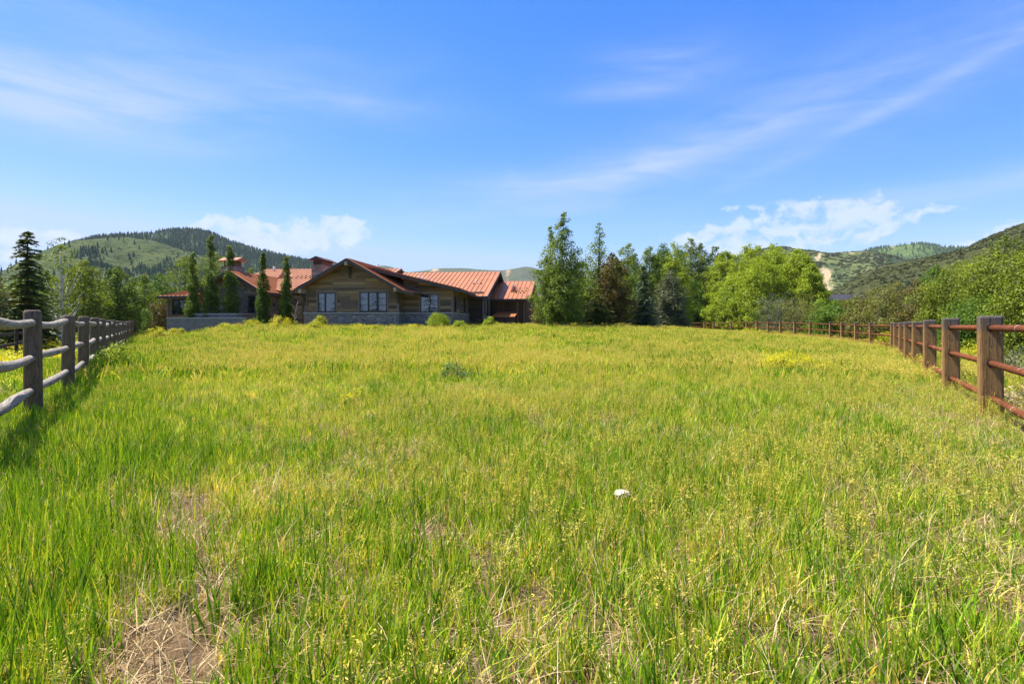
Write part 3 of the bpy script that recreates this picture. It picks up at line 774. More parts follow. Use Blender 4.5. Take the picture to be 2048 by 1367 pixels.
L_hillwood = leaf_mat('hill_conifer', [(0.0, (0.022, 0.055, 0.016)), (1.0, (0.070, 0.135, 0.032))], 0.1, 0.0)
L_hillscrub = leaf_mat('hill_scrub', [(0.0, (0.040, 0.056, 0.015)), (0.5, (0.070, 0.088, 0.024)), (1.0, (0.12, 0.12, 0.038))], 0.15, 0.5, 0.02)
FC = proto_coll('conifer_library', [conifer_proto(i, L_hillwood) for i in range(4)])
FB = proto_coll('bush_library', [bush_proto(i, L_hillscrub) for i in range(5)])
def on_hill(Hd, k, prob, lo=0.0, hi=1.02):
    A_, T_ = Hd['A'], Hd['T']
    nr, na = A_.shape
    i = rng.uniform(0, nr - 1.001, k); j = rng.uniform(0, na - 1.001, k)
    i0, j0 = i.astype(int), j.astype(int); fi, fj = i - i0, j - j0
    def s(Q): return (Q[i0, j0] * (1 - fi) + Q[i0 + 1, j0] * fi) * (1 - fj) + (Q[i0, j0 + 1] * (1 - fi) + Q[i0 + 1, j0 + 1] * fi) * fj
    a, t = s(A_), s(T_)
    ok = (rng.uniform(0, 1, k) < prob(a, t)) & (t > lo) & (t < hi) & (s(Hd['bare']) < 0.3)
    return np.stack([s(Hd['X']), s(Hd['Y']), s(Hd['Z'])], 1)[ok]
def wood(name, P, hlo, hhi, wide, coll, npick, **kw):
    k = len(P); h_ = rng.uniform(hlo, hhi, k)
    scatter(name, P - np.array([0, 0, 0.5]), np.stack([np.zeros(k), np.zeros(k), rng.uniform(0, 6.28, k)], 1),
            np.stack([h_ * wide, h_ * wide, h_], 1), rng.integers(0, npick, k), coll, **kw)
def pk(a, t): return np.clip(fbm(a * 0.018, t * 7, 61, 4) * 3.4 - 0.95 + 0.5 * sstep(0.75, 1.0, t), 0.02, 1)
wood('conifer_forest', on_hill(HP, 26000, pk), 8, 15, 1.2, FC, 4, label='dark conifer forest over the left mountain', category='forest')
def pf(a, t):
    lower = sstep(0.66, 0.50, t + 0.10 * (fbm(a * 0.03, t * 3, 66, 3) - 0.5) * 4) * sstep(130, 190, a)
    line = np.exp(-((t - 0.68) / 0.03) ** 2) * sstep(140, 160, a) * sstep(225, 190, a)
    rim = sstep(0.93, 0.99, t) * sstep(190, 250, a) * 0.7
    return np.clip(lower * (fbm(a * 0.05, t * 16, 63, 3) * 2.6 - 0.7) + line + rim, 0.012, 1)
wood('conifer_forest', on_hill(HF, 26000, pf), 5, 9.5, 1.3, FC, 4, label='band of conifers along the foot of the grassy hillside', category='forest')
wood('hillside_scrub', on_hill(HF, 10000, lambda a, t: np.clip(fbm(a * 0.04, t * 12, 91, 4) * 2.6 - 0.7, 0.05, 1)), 0.9, 2.3, 1.6, FB, 5,
     label='low scrub speckled over the grassy hillside at the left', category='scrub')
wood('hillside_scrub', np.concatenate([on_hill(HN, 11000, lambda a, t: np.clip(fbm(a * 0.03, t * 9, 71, 4) * 3 - 0.8, 0.06, 1)), on_hill(HN, 500, lambda a, t: t > 0.9)]), 1.1, 2.9, 1.7, FB, 5,
     label='oak scrub dotted over the slope at the right edge', category='scrub')
wood('hillside_scrub', on_hill(HM, 11000, lambda a, t: np.clip(fbm(a * 0.03, t * 9, 73, 4) * 3 - 0.8, 0.05, 1)), 1.8, 4.6, 1.7, FB, 5,
     label='oak scrub over the hillside with the tan track', category='scrub')
wood('conifer_forest', on_hill(HB, 12000, lambda a, t: np.clip(fbm(a * 0.02, t * 7, 77, 4) * 3 - 1.3 + 0.6 * sstep(1860, 1920, a), 0.01, 1)), 5.5, 11, 1.2, FC, 4,
     label='conifers over the skyline hill at the right', category='forest')

# ------------------------------------------------------------------ trees and shrubs
def limb_mb(pts_list):
    m = MB()
    for pts, rad, n in pts_list: m.tube(pts, rad, n)
    return m

def broadleaf(name, x, y, H, env, label, cat='tree', leaf=0.16, clumps=90, per=70, cr=0.5, base=0.12, m=None, bark=None, seed=0, trunk_r=None, asp=0.6, squash=0.75, stems=1,
              group=None, shell=0.55, foliage='crown', wood_name='trunk', up=0.25, bend=0.15, dip=0.0, lobe=1.0):
    """trunk with limbs reaching to leaf clumps spread through a crown whose radius at height t (0..1) is env(t)"""
    r = np.random.default_rng(seed + 1000)
    z0 = gz(x, y) - 0.05
    root = empty(name, (x, y, z0), label=label, cat=cat, group=group)
    trunk_r = trunk_r or 0.016 * H + 0.03
    ph = r.uniform(0, 6.28, 4)
    def axis(t): return np.array([bend * math.sin(t * 3 + ph[0]) * t, bend * math.cos(t * 2.6 + ph[1]) * t, 0])
    # clump centres
    cs = []; tries = 0
    tt = np.linspace(base, 1.0, 60); wgt = np.array([max(env(t), 0.02) for t in tt]); wgt = wgt ** 1.4 * (1.35 - tt); wgt /= wgt.sum()
    while len(cs) < clumps:
        t = float(r.choice(tt, p=wgt)) + r.uniform(-0.01, 0.01)
        if len(cs) < 9 and stems == 1: t = 0.80 + 0.0235 * len(cs)      # leader leafy to its tip
        R_ = env(min(max(t, 0), 1)); a = r.uniform(0, 6.28)
        lob = 1 + lobe * 0.24 * math.sin(2 * a + ph[2] + 6 * t) + lobe * 0.18 * math.sin(3 * a + ph[3] - 13 * t) + lobe * r.normal() * 0.10
        q = (shell + (1 - shell) * r.uniform()) if r.uniform() < 0.72 else r.uniform()
        c = axis(t) + np.array([math.cos(a), math.sin(a), 0]) * R_ * q * lob * 0.92; c[2] = t * H + dip * q * q
        cs.append((c, t, a, q))
    V, T = [], []
    cc, nn, sz, tn = [], [], [], []
    for c, t, a, q in cs:
        Re = max(0.12, min(cr, 0.35 * env(min(max(t, 0), 1)) + 0.25 * cr + 0.05))
        k = max(6, int(per * r.uniform(0.5, 1.4) * min(1.0, (Re / cr) + 0.25)))
        o = r.normal(size=(k, 3)); o /= np.linalg.norm(o, axis=1)[:, None]
        o *= (r.uniform(0, 1, (k, 1)) ** 0.45) * Re
        o[:, 2] *= squash
        out = np.array([math.cos(a) * 0.7, math.sin(a) * 0.7, 0.55])
        cc.append(c + o); nn.append(o / (Re + 1e-6) * 0.6 + out * 0.6 + np.array([0, 0, up])); sz.append(leaf * r.uniform(0.6, 1.3, k))
        tn.append(np.clip(r.normal(0.5, 0.2) * 0.5 + r.normal(0.25, 0.16, k), 0, 1))
    kf = int(sum(len(q_) for q_ in cc) * 0.28)
    tf = r.choice(tt, kf, p=wgt) + r.uniform(-0.01, 0.01, kf); af = r.uniform(0, 6.28, kf); qf = np.sqrt(r.uniform(0.05, 1, kf))
    Rf = np.array([env(min(max(t, 0), 1)) for t in tf]) * qf * (1 + lobe * 0.2 * np.sin(3 * af + ph[2] + 5 * tf))
    cf = np.stack([np.cos(af) * Rf, np.sin(af) * Rf, tf * H], 1)
    cc.append(cf); nn.append(np.stack([np.cos(af) * .7, np.sin(af) * .7, 0 * af + .5], 1)); sz.append(leaf * r.uniform(0.6, 1.2, kf)); tn.append(np.clip(r.normal(0.42, 0.2, kf), 0, 1))
    cc = np.concatenate(cc); cc[:, 2] = np.maximum(cc[:, 2], 0.03); nn = np.concatenate(nn); sz = np.concatenate(sz); tn = np.concatenate(tn)
    v, f, _ = leaves_at(cc, nn, sz, asp, r, 0.55)
    obj(foliage, np_mesh(foliage, v, f, m, tn), root)
    limbs = []
    if stems == 1:
        tz = np.linspace(0, 0.90, 9)
        limbs.append(([axis(t) + np.array([0, 0, t * H]) for t in tz], [trunk_r * (1 - 0.9 * t) * (1.25 if t == 0 else 1) for t in tz], 8))
    else:
        for s_ in range(stems):
            a = r.uniform(0, 6.28); o = np.array([math.cos(a), math.sin(a), 0]) * trunk_r * 2.5
            top = cs[r.integers(0, len(cs))][0]
            limbs.append(([o, o * 1.6 + (top - o) * np.array([0.2, 0.2, 0.45]), top], [trunk_r * 0.5, trunk_r * 0.35, trunk_r * 0.08], 5))
    for c, t, a, q in cs[9 if stems == 1 else 0: int(len(cs) * 0.6)]:
        if stems == 1:
            tb = max(0.06, t - (0.10 + 0.25 * q) * r.uniform(0.6, 1.1))
            p0 = axis(tb) + np.array([0, 0, tb * H])
            rr = trunk_r * (1 - 0.9 * tb) * 0.42
        else:
            p0 = np.array([0, 0, 0.0]) + np.array([c[0], c[1], 0]) * 0.12; rr = trunk_r * 0.3
        mid = p0 * 0.45 + c * 0.55 + np.array([0, 0, -0.06 * H * q * 0.5])
        mid[2] = max(mid[2], 0.02)
        limbs.append(([p0, mid, c], [rr, rr * 0.6, rr * 0.15], 4))
    limb_mb(limbs).build(wood_name, bark or M_bark, root, smooth=True)
    return root

def shrub(name, x, y, H, rad, label, m, cat='shrub', leaf=0.1, clumps=60, per=60, cr=0.3, seed=0, group=None, stems=7, bark=None, asp=0.55, flat=0.75, trunk_r=0.05, shell=0.5, up=0.4):
    def env(t): return rad * (1 - max(0, (t - flat * 0.5)) ** 2 / (1.02 - flat * 0.5) ** 2) ** 0.5 if t < 1 else rad * 0.1
    return broadleaf(name, x, y, H, env, label, cat, leaf, clumps, per, cr, 0.10, m, bark or M_twig, seed, trunk_r, asp, 0.8, stems, group, shell, 'foliage', 'stem', up)

def conifer(name, x, y, H, Rb, label, m, seed=0, levels=26, per=11, droop=0.25, group=None, taper=1.0, base=0.04, gap=0.15, leafw=0.2, power=0.85):
    """whorls of drooping boughs, each a spray of needle shoots"""
    r = np.random.default_rng(seed + 500)
    z0 = gz(x, y) - 0.05
    root = empty(name, (x, y, z0), label=label, cat='tree', group=group)
    cc, dd, nn, LL, tn = [], [], [], [], []
    limbs = [([(0, 0, 0), (0.02, 0, H * 0.5), (0, 0.02, H * 0.97)], [0.02 * H + 0.02, 0.011 * H, 0.004 * H], 8)]
    for i in range(levels):
        t = base + (1 - base) * (i + r.uniform(-0.3, 0.3)) / levels
        t = min(max(t, base), 0.985)
        Rl = Rb * (1 - t) ** power * taper + 0.10
        k = max(4, int(per * (0.5 + 0.5 * (1 - t))))
        a0 = r.uniform(0, 6.28)
        for j in range(k):
            if r.uniform() < gap: continue
            a = a0 + 2 * PI * j / k + r.normal() * 0.2
            L = Rl * r.uniform(0.65, 1.15)
            d = np.array([math.cos(a), math.sin(a), 0]); s_ = np.array([-d[1], d[0], 0])
            rise = 0.25 if t > 0.75 else 0.05
            ns = max(4, int(L / 0.13))
            bt = r.normal(0.45, 0.14)
            for q in np.linspace(0.12, 1.0, ns):
                p = d * L * q + np.array([0, 0, t * H + rise * L * q - droop * L * q * q + 0.10 * L * max(0, q - 0.8)])
                wd = 0.34 * L * (1 - q) ** 0.8 + 0.07
                for sg in (-1, 1, 0, -1, 1):
                    u = r.uniform(0.1, 1.0)
                    p2 = p + s_ * sg * wd * u * 0.7 + np.array([0, 0, r.normal() * 0.03 - 0.05 * abs(sg)])
                    cc.append(p2); dv = d * 0.8 + s_ * sg * 0.75 + np.array([0, 0, -0.15 + r.normal() * 0.2]); dd.append(dv)
                    nn.append(np.array([r.normal() * 0.35, r.normal() * 0.35, 1.0])); LL.append((0.20 + 0.18 * wd) * r.uniform(0.7, 1.3))
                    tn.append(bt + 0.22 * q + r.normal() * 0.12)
            limbs.append(([(0, 0, t * H), d * L * 0.9 + np.array([0, 0, t * H + rise * L - droop * L * 0.85])], [0.012 * L + 0.008, 0.004], 4))
    cc = np.array(cc); dd = np.array(dd); nn = np.array(nn); LL = np.array(LL)[:, None]; n = len(cc)
    cc[:, 2] = np.maximum(cc[:, 2], 0.05)
    dd /= np.linalg.norm(dd, axis=1)[:, None]
    b = np.cross(nn, dd); b /= np.linalg.norm(b, axis=1)[:, None]
    W_ = LL * leafw * 2
    v = np.stack([cc - dd * LL * 0.4, cc + b * W_ / 2, cc + dd * LL * 0.6, cc - b * W_ / 2], 1).reshape(-1, 3)
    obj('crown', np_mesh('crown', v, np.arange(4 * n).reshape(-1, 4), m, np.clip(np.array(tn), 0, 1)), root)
    limb_mb(limbs).build('trunk', M_bark, root, smooth=True)
    return root

def e_oval(rad, k=0.45, lo=0.25):
    """egg-shaped crown, widest at height k"""
    def f(t):
        if t < k: return rad * (lo + (1 - lo) * math.sin(PI / 2 * max(0, t) / k))
        return rad * max(0.06, 1 - ((t - k) / (1 - k)) ** 2) ** 0.6
    return f
def e_cone(rad, k=0.25, p=0.8):
    def f(t):
        if t < k: return rad * (0.7 + 0.3 * t / k)
        return rad * max(0.05, (1 - (t - k) / (1 - k)) ** p)
    return f
def e_aspen(rad):
    """broad skirt, then a narrow ragged leader"""
    def f(t): return rad * float(np.interp(t, [0, .12, .3, .55, .72, .86, 1.0], [.55, .95, 1.0, .80, .52, .25, .07]))
    return f
def e_col(rad):
    def f(t): return rad * (1.2 - 0.67 * t if t < 0.3 else max(0.2, 1 - ((t - 0.3) / 0.7) ** 1.2 * 0.72)) * (0.85 + 0.15 * math.sin(t * 23))
    return f

def T(kind, px, Y, top, hw, label, **kw):
    """place a tree by bearing, distance, the height of its tip and its half width in the photo"""
    x_ = at(px, Y); z_ = gz(x_, Y); H = zt(top, Y) - z_; rad = hw / F * Y
    sh = kw.pop('shape', 'oval')
    env = {'oval': e_oval(rad), 'cone': e_cone(rad), 'col': e_col(rad), 'tall': e_oval(rad, 0.38, 0.5), 'low': e_oval(rad, 0.3, 0.85), 'aspen': e_aspen(rad)}[sh]
    return broadleaf(kind, x_, Y, H, env, label, **kw)
def S(kind, px, Y, top, hw, label, m, **kw):
    x_ = at(px, Y); H = zt(top, Y) - gz(x_, Y); return shrub(kind, x_, Y, max(H, 0.25), hw / F * Y, label, m, **kw)
def K(px, Y, top, hw, label, m, **kw):
    x_ = at(px, Y); return conifer('spruce_tree', x_, Y, zt(top, Y) - gz(x_, Y), hw / F * Y, label, m, **kw)

# left side, beyond the log fence
K(54, 30, 455, 64, 'dark spruce with a ragged tip standing behind the log fence', L_spruce, seed=1, levels=34, per=12, gap=0.2, leafw=0.28, droop=0.35, power=0.75)
K(-22, 34, 492, 62, 'spruce cut off by the left edge of the photo', L_spruce, seed=2, levels=28, per=11)
T('bronze_tree', -12, 44, 556, 40, 'bronze-leaved tree low behind the edge spruce', m=L_rust, seed=3, clumps=70, per=60, leaf=0.17, shape='oval')
T('aspen_tree', 122, 36, 474, 44, 'thin yellowish aspen with a white trunk', m=L_thicket, bark=M_birch, seed=4, clumps=80, per=24, leaf=0.13, cr=0.32, shape='tall', trunk_r=0.15, base=0.3)
T('broadleaf_tree', 165, 46, 522, 46, 'yellow-green bushy tree between the aspen and a dark poplar', m=L_thicket, seed=5, clumps=110, per=80, leaf=0.18, cr=0.6, shape='low')
T('broadleaf_tree', 92, 50, 540, 42, 'green bushy tree behind the thin aspen trunk', m=L_green, seed=6, clumps=90, per=70, leaf=0.18, cr=0.6, shape='low')
T('poplar_tree', 232, 52, 534, 42, 'dense dark green poplar beyond the fence', m=L_dark, seed=7, clumps=130, per=90, leaf=0.17, cr=0.55, shape='low')
T('poplar_tree', 288, 66, 548, 26, 'narrow pale green poplar beside the dark one', m=L_aspen, seed=8, clumps=90, per=70, leaf=0.2, cr=0.6, shape='low')
T('broadleaf_tree', 268, 72, 556, 34, 'mid green tree standing behind the two poplars', m=L_aspen, seed=9, clumps=80, per=60, leaf=0.22, cr=0.7, shape='low')
T('broadleaf_tree', 318, 76, 545, 40, 'green tree left of the house, nearest the low tiled wing', m=L_green, seed=10, clumps=100, per=70, leaf=0.22, cr=0.8, shape='low')
S('bronze_shrub', 322, 54, 590, 17, 'bronze leaved shrub left of the low wing', L_rust, seed=11, clumps=50, per=60, leaf=0.14, cr=0.4)
S('green_shrub', 296, 56, 612, 20, 'dark green shrub at the far end of the log fence', L_green, seed=12, clumps=40, per=50, leaf=0.15, cr=0.4)
T('broadleaf_tree', 370, 80, 512, 52, 'bright green tree rising behind the low wing', m=L_thicket, seed=13, clumps=130, per=80, leaf=0.24, cr=0.9, shape='low')
T('broadleaf_tree', 428, 84, 502, 46, 'bright green tree showing between the columnar trees and chimney', m=L_thicket, seed=14, clumps=110, per=80, leaf=0.24, cr=0.9, shape='low')
T('broadleaf_tree', 500, 86, 536, 22, 'small green treetop behind the roof right of the stone chimney', m=L_aspen, seed=15, clumps=60, per=50, leaf=0.22, cr=0.7, shape='oval')
T('broadleaf_tree', 40, 64, 560, 60, 'broad green tree far behind the spruces', m=L_green, seed=16, clumps=110, per=70, leaf=0.22, cr=0.8, shape='low')
T('broadleaf_tree', 200, 82, 566, 60, 'broad green tree far behind the dark poplar', m=L_aspen, seed=17, clumps=110, per=70, leaf=0.25, cr=0.9, shape='low')

# columnar trees before the house
for (px, Y, top, hw, lab, sd_) in ((386, 47.6, 506, 14, 'columnar tree farthest left, above the low end of the concrete wall', 21), (421, 47.8, 470, 18, 'tallest columnar tree before the stone gable', 22),
                                   (461, 47.9, 493, 18, 'columnar tree standing right before the chimney', 23), (527, 46.8, 507, 15, 'columnar tree just right of the narrow window', 24),
                                   (572, 46.6, 512, 13, 'slimmest columnar tree, beside the plank gable', 25)):
    T('columnar_tree', px, Y, top, hw, lab, m=L_dark, seed=sd_, clumps=150, per=60, leaf=0.13, cr=0.28, shape='col', base=0.02, group='columnar trees along the house front', squash=1.3, trunk_r=0.09, bend=0.03, lobe=0.25)

# group of trees right of the house
T('aspen_tree', 1124, 43, 421, 53, 'tall loose aspen nearest the rusty roofed wing', m=L_aspen, seed=31, clumps=300, per=58, leaf=0.15, cr=0.42, shape='aspen', base=0.06, trunk_r=0.10, shell=0.35)
T('aspen_tree', 1098, 44.5, 452, 34, 'slim second aspen top at the left of the tree group', m=L_aspen, seed=32, clumps=110, per=45, leaf=0.15, cr=0.38, shape='aspen', base=0.1, shell=0.4)
T('aspen_tree', 1196, 47, 445, 50, 'tall aspen standing behind the bronze tree', m=L_aspen, seed=33, clumps=170, per=52, leaf=0.15, cr=0.42, shape='aspen', base=0.12, shell=0.4)
T('bronze_tree', 1224, 45.8, 506, 34, 'bronze purple leaved tree in the middle of the group', m=L_rust, seed=34, clumps=150, per=65, leaf=0.15, cr=0.45, shape='oval', base=0.08)
K(1192, 44.2, 585, 44, 'dark low spruce spreading under the bronze tree', L_spruce, seed=35, levels=16, per=13, power=0.55)
K(1288, 47, 527, 42, 'blue spruce with pale lower boughs', L_blue, seed=36, levels=26, per=12, droop=0.3)
S('bronze_shrub', 1082, 48, 600, 18, 'reddish shrub under the tall aspen by the wing', L_rust, seed=37, clumps=60, per=60, leaf=0.13, cr=0.4)
T('aspen_tree', 1158, 49, 505, 34, 'green filler aspen between the two tall aspens', m=L_green, seed=38, clumps=110, per=60, leaf=0.16, cr=0.45, shape='low')
T('aspen_tree', 1254, 54, 490, 36, 'aspen with a thin twin tip behind the blue spruce', m=L_aspen, seed=39, clumps=140, per=60, leaf=0.17, cr=0.5, shape='tall')
grove = [(1300, 60, 494, 34, L_aspen, 'aspen just right of the blue spruce tip'), (1322, 63, 486, 30, L_green, 'slim aspen in the grove behind the blue spruce'), (1352, 62, 484, 34, L_bright, 'paler aspen in the middle of the grove'),
         (1380, 98, 478, 32, L_aspen, 'tallest aspen of the grove, with a pointed tip'), (1400, 100, 486, 30, L_dark, 'dark rounded tree left of the bright willows'), (1428, 104, 494, 28, L_dark, 'dark narrow tree against the bright willows'),
         (1338, 57, 545, 34, L_grey, 'grey-green young aspen low before the grove'), (1386, 94, 556, 36, L_green, 'dark green young aspen low before the grove'), (1362, 102, 500, 40, L_green, 'aspen filling the back of the grove'), (1270, 66, 510, 34, L_aspen, 'aspen far behind the blue spruce'), (1230, 60, 518, 44, L_green, 'broad green aspen behind the bronze tree'), (1325, 96, 508, 54, L_thicket, 'broad yellow-green tree at the back of the grove'), (1414, 96, 540, 34, L_thicket, 'low yellow-green tree where the grove meets the willows')]
for i, (px, Y, top, hw, mm, lab) in enumerate(grove):
    T('aspen_tree', px, Y, top, hw, lab, m=mm, seed=50 + i, clumps=210, per=70, leaf=0.18 * max(1, Y / 66), cr=0.55 * max(1, Y / 66), shape='low', base=0.06, group='aspens of the grove right of the blue spruce')
will = [(1524, 84, 512, 58, 'bright willow filling the front of the clump'), (1624, 80, 528, 30, 'short bright willow at the right edge of its clump'), (1452, 94, 503, 50, 'bright green willow at the left of its clump'), (1502, 90, 488, 46, 'bright green willow with the tallest left crown'), (1548, 88, 487, 44, 'bright green willow in the middle of the clump'),
        (1594, 84, 499, 50, 'bright green willow at the right of its clump'), (1478, 88, 556, 62, 'low bright willow spreading at the foot of the clump')]
for i, (px, Y, top, hw, lab) in enumerate(will):
    T('willow_tree', px, Y, top, hw, lab, m=L_bright, seed=70 + i, clumps=420, per=80, leaf=0.255, cr=0.70, lobe=0.95, shell=0.6, shape='low', base=0.05, group='bright willows beyond the back fence', trunk_r=0.2)
S('grey_shrub', 1556, 68, 584, 48, 'grey-green twiggy shrub before the willows', L_grey, seed=80, clumps=150, per=60, leaf=0.15, cr=0.5, bark=M_twig)
S('grey_shrub', 1608, 61, 588, 42, 'grey-green shrub right of the twiggy one', L_olive, seed=81, clumps=110, per=60, leaf=0.15, cr=0.5)
S('olive_shrub', 1674, 53, 598, 54, 'green shrub below the dark shingled roof', L_green, seed=82, clumps=240, per=70, leaf=0.16, cr=0.42)
S('olive_shrub', 1728, 44, 586, 44, 'olive shrub hiding one end of the dark roof', L_olive, seed=83, clumps=220, per=70, leaf=0.14, cr=0.4)
S('olive_shrub', 1775, 40, 566, 52, 'tall olive shrub behind the fence bend', L_olive, seed=84, clumps=190, per=60, leaf=0.12, cr=0.42)
S('olive_shrub', 1838, 38, 562, 44, 'olive shrub between the fence bend and the bright thicket', L_rust, seed=85, clumps=150, per=60, leaf=0.12, cr=0.4)
T('broadleaf_tree', 1868, 62, 530, 34, 'round dark green tree behind the olive shrubs', m=L_green, seed=86, clumps=130, per=70, leaf=0.18, cr=0.55, shape='low')
K(1704, 120, 560, 9, 'lone dark spruce above the shingled roof', L_spruce, seed=87, levels=18, per=9)
S('bright_thicket', 1918, 31, 520, 66, 'bright green thicket rising left of the tall corner thicket', L_thicket, seed=88, clumps=260, per=75, leaf=0.12, cr=0.42)
S('bright_thicket', 2010, 26, 474, 78, 'tallest bright green thicket at the right edge', L_thicket, seed=89, clumps=330, per=75, leaf=0.115, cr=0.42)
S('bright_thicket', 1945, 25, 592, 62, 'low green thicket just behind the pipe rails', L_green, seed=90, clumps=190, per=60, leaf=0.10, cr=0.36)
S('bright_thicket', 2080, 19, 500, 90, 'green thicket cut off by the right edge', L_thicket, seed=91, clumps=260, per=70, leaf=0.10, cr=0.38)
S('grey_shrub', 2050, 13.2, 690, 70, 'low grey dry shrub behind the nearest timber post', L_grey, seed=92, clumps=110, per=45, leaf=0.07, cr=0.26, stems=24)
S('dry_shrub', 2085, 8.6, 770, 80, 'pale tangle of dead stalks below the pipe rails at the right edge', L_straw, seed=93, clumps=80, per=26, leaf=0.06, cr=0.2, stems=40, asp=0.25)

for i, (tx, ty, th_, lab) in enumerate(((-49.0, -30, 11, 'spruce across the meadow, mirrored in the wide gable window'), (-58.5, -31, 13, 'taller spruce across the meadow, mirrored in the left gable window'), (-37.5, -31, 14, 'spruce across the meadow, mirrored in the right wing window'), (-53.2, -30, 9, 'small spruce across the meadow, mirrored low in the gable windows'))):
    conifer('spruce_tree', tx, ty, th_, 2.9, lab, L_spruce, seed=140 + i, levels=20, per=9)

# yellow-flowered plants and weeds of the meadow
YL = [(563, 41.0, 628, 24, 'big yellow-flowered bush before the plank gable'), (640, 42.0, 627, 12, 'yellow bush with a green top beside the gable window'), (634, 40.0, 641, 17, 'low yellow bush before the gable window'),
      (505, 42.0, 636, 14, 'yellow-green bush left of the big yellow one'), (455, 42.5, 645, 22, 'low yellow clump before the concrete wall'), (352, 44.0, 655, 18, 'low yellow clump at the corner of the concrete wall'),
      (316, 44.0, 650, 20, 'yellow clump between the log fence and the concrete wall'), (716, 40.0, 646, 13, 'yellow clump below the big gable window'), (802, 36.0, 655, 12, 'small yellow clump before the stone base'),
      (830, 41.0, 648, 13, 'pale yellow clump below the right wing'), (750, 38.0, 650, 10, 'small green-yellow clump before the gable corner')]
for i, (px, Y, top, hw, lab) in enumerate(YL):
    S('yellow_bush', px, Y, top, hw, lab, L_yellow, seed=100 + i, clumps=46, per=60, leaf=0.07, cr=0.2, group='yellow-flowered bushes near the house', flat=0.9, up=0.9)
S('round_bush', 878, 42.2, 624, 22, 'rounded pale green bush before the right wing', L_bright, seed=120, clumps=120, per=70, leaf=0.08, cr=0.22)
S('green_shrub', 919, 41.5, 640, 13, 'leafy bright green sapling bush right of the round bush', L_bright, seed=121, clumps=40, per=45, leaf=0.11, cr=0.22)
S('round_bush', 978, 45, 633, 14, 'small pale green bush before the rusty lean-to', L_bright, seed=122, clumps=60, per=55, leaf=0.09, cr=0.22)
S('spurge_clump', 1580, 15.4, 693, 58, 'flat bright yellow clump in the right of the meadow', L_yellow, seed=123, clumps=90, per=60, leaf=0.045, cr=0.14, flat=1.1, up=1.0, trunk_r=0.02)
S('leafy_weed', 904, 13.6, 712, 24, 'blue-green leafy weed alone in mid meadow', L_sage, seed=124, clumps=40, per=32, leaf=0.055, cr=0.12, trunk_r=0.015, asp=0.35)
S('leafy_weed', 238, 15.2, 678, 42, 'bright green weed leaning on the log fence', L_bright, seed=125, clumps=60, per=40, leaf=0.07, cr=0.18, trunk_r=0.02)
S('yellow_bush', 1859, 17.2, 706, 18, 'reddish yellow weed at the foot of the pipe fence', L_yellow, seed=126, clumps=44, per=36, leaf=0.045, cr=0.12, trunk_r=0.02)
S('yellow_flower', 693, 9.2, 778, 15, 'single yellow flower head in the left of the meadow', L_yellow, seed=127, clumps=12, per=22, leaf=0.06, cr=0.05, trunk_r=0.012, flat=1.3)
for i, (px, Y, top, hw, lab) in enumerate(((1960, 20, 672, 34, 'yellow-flowered bush seen between the near timber posts'), (1905, 26, 668, 26, 'yellow-flowered bush behind the second and third timber posts'),
                                           (1768, 34, 662, 18, 'yellow-green bush at the fence bend'), (1505, 56, 654, 26, 'low yellow clump along the back fence, left of the bend'))):
    S('yellow_bush', px, Y, top, hw, lab, L_yellow, seed=130 + i, clumps=60, per=50, leaf=0.06, cr=0.2, group='yellow-flowered bushes along the pipe fence', flat=0.9, up=0.8)

# yellow flowers in the field beyond the log fence
fl = pmesh('flower', (lambda v, f, t: (v, f, t))(*(lambda k: (leaves_at(np.stack([rng.normal(0, .16, k), rng.normal(0, .16, k), rng.uniform(.2, .42, k)], 1), np.tile([0, 0, 1.0], (k, 1)), rng.uniform(.03, .07, k), .8, rng)[0],
                                                            np.arange(4 * k).reshape(-1, 4), rng.uniform(.45, 1, k)))(60)), L_yellow)
FLc = proto_coll('flower_library', [fl])
fl2 = pmesh('flower', (lambda k: (leaves_at(np.stack([rng.normal(0, .22, k), rng.normal(0, .22, k), rng.uniform(.12, .36, k)], 1), np.tile([0, 0, 1.0], (k, 1)), rng.uniform(.03, .07, k), .7, rng)[0], np.arange(4 * k).reshape(-1, 4), rng.uniform(.0, .62, k)))(46), L_yellow)
FLp = proto_coll('forb_library', [fl2])
xx = rng.uniform(-45, -8, 3200); yy = rng.uniform(13, 42, 3200)
q = (xx < fence_left_x(yy) - 0.6) & (xx > fence_left_x(yy) - 9) & (fbm(xx * .25, yy * .25, 81, 3) > 0.48)
xx, yy = xx[q], yy[q]
scatter('yellow_wildflowers', np.stack([xx, yy, ground(xx, yy)], 1), np.stack([0 * xx, 0 * xx, rng.uniform(0, 6, len(xx))], 1), np.ones((len(xx), 3)) * rng.uniform(.7, 1.3, (len(xx), 1)), np.zeros(len(xx), int), FLc,
        label='yellow wildflowers across the field behind the log fence', category='wildflowers')

xx = rng.uniform(-30, 16, 2600); yy = rng.uniform(24, 44, 2600)
q = (~in_house(xx, yy)) & (xx > fence_left_x(yy) + 1) & (fbm(xx * .22, yy * .35, 83, 4) + 0.012 * (yy - 36) - 0.004 * np.maximum(xx, 0) > 0.53) & (rng.uniform(0, 1, 2600) < 0.6)
xx, yy = xx[q], yy[q]
scatter('yellow_wildflowers', np.stack([xx, yy, ground(xx, yy)], 1), np.stack([0 * xx, 0 * xx, rng.uniform(0, 6, len(xx))], 1), np.ones((len(xx), 3)) * rng.uniform(.5, 1.1, (len(xx), 1)), np.zeros(len(xx), int), FLp,
        label='pale yellow wildflowers in drifts at the house end of the meadow', category='wildflowers')

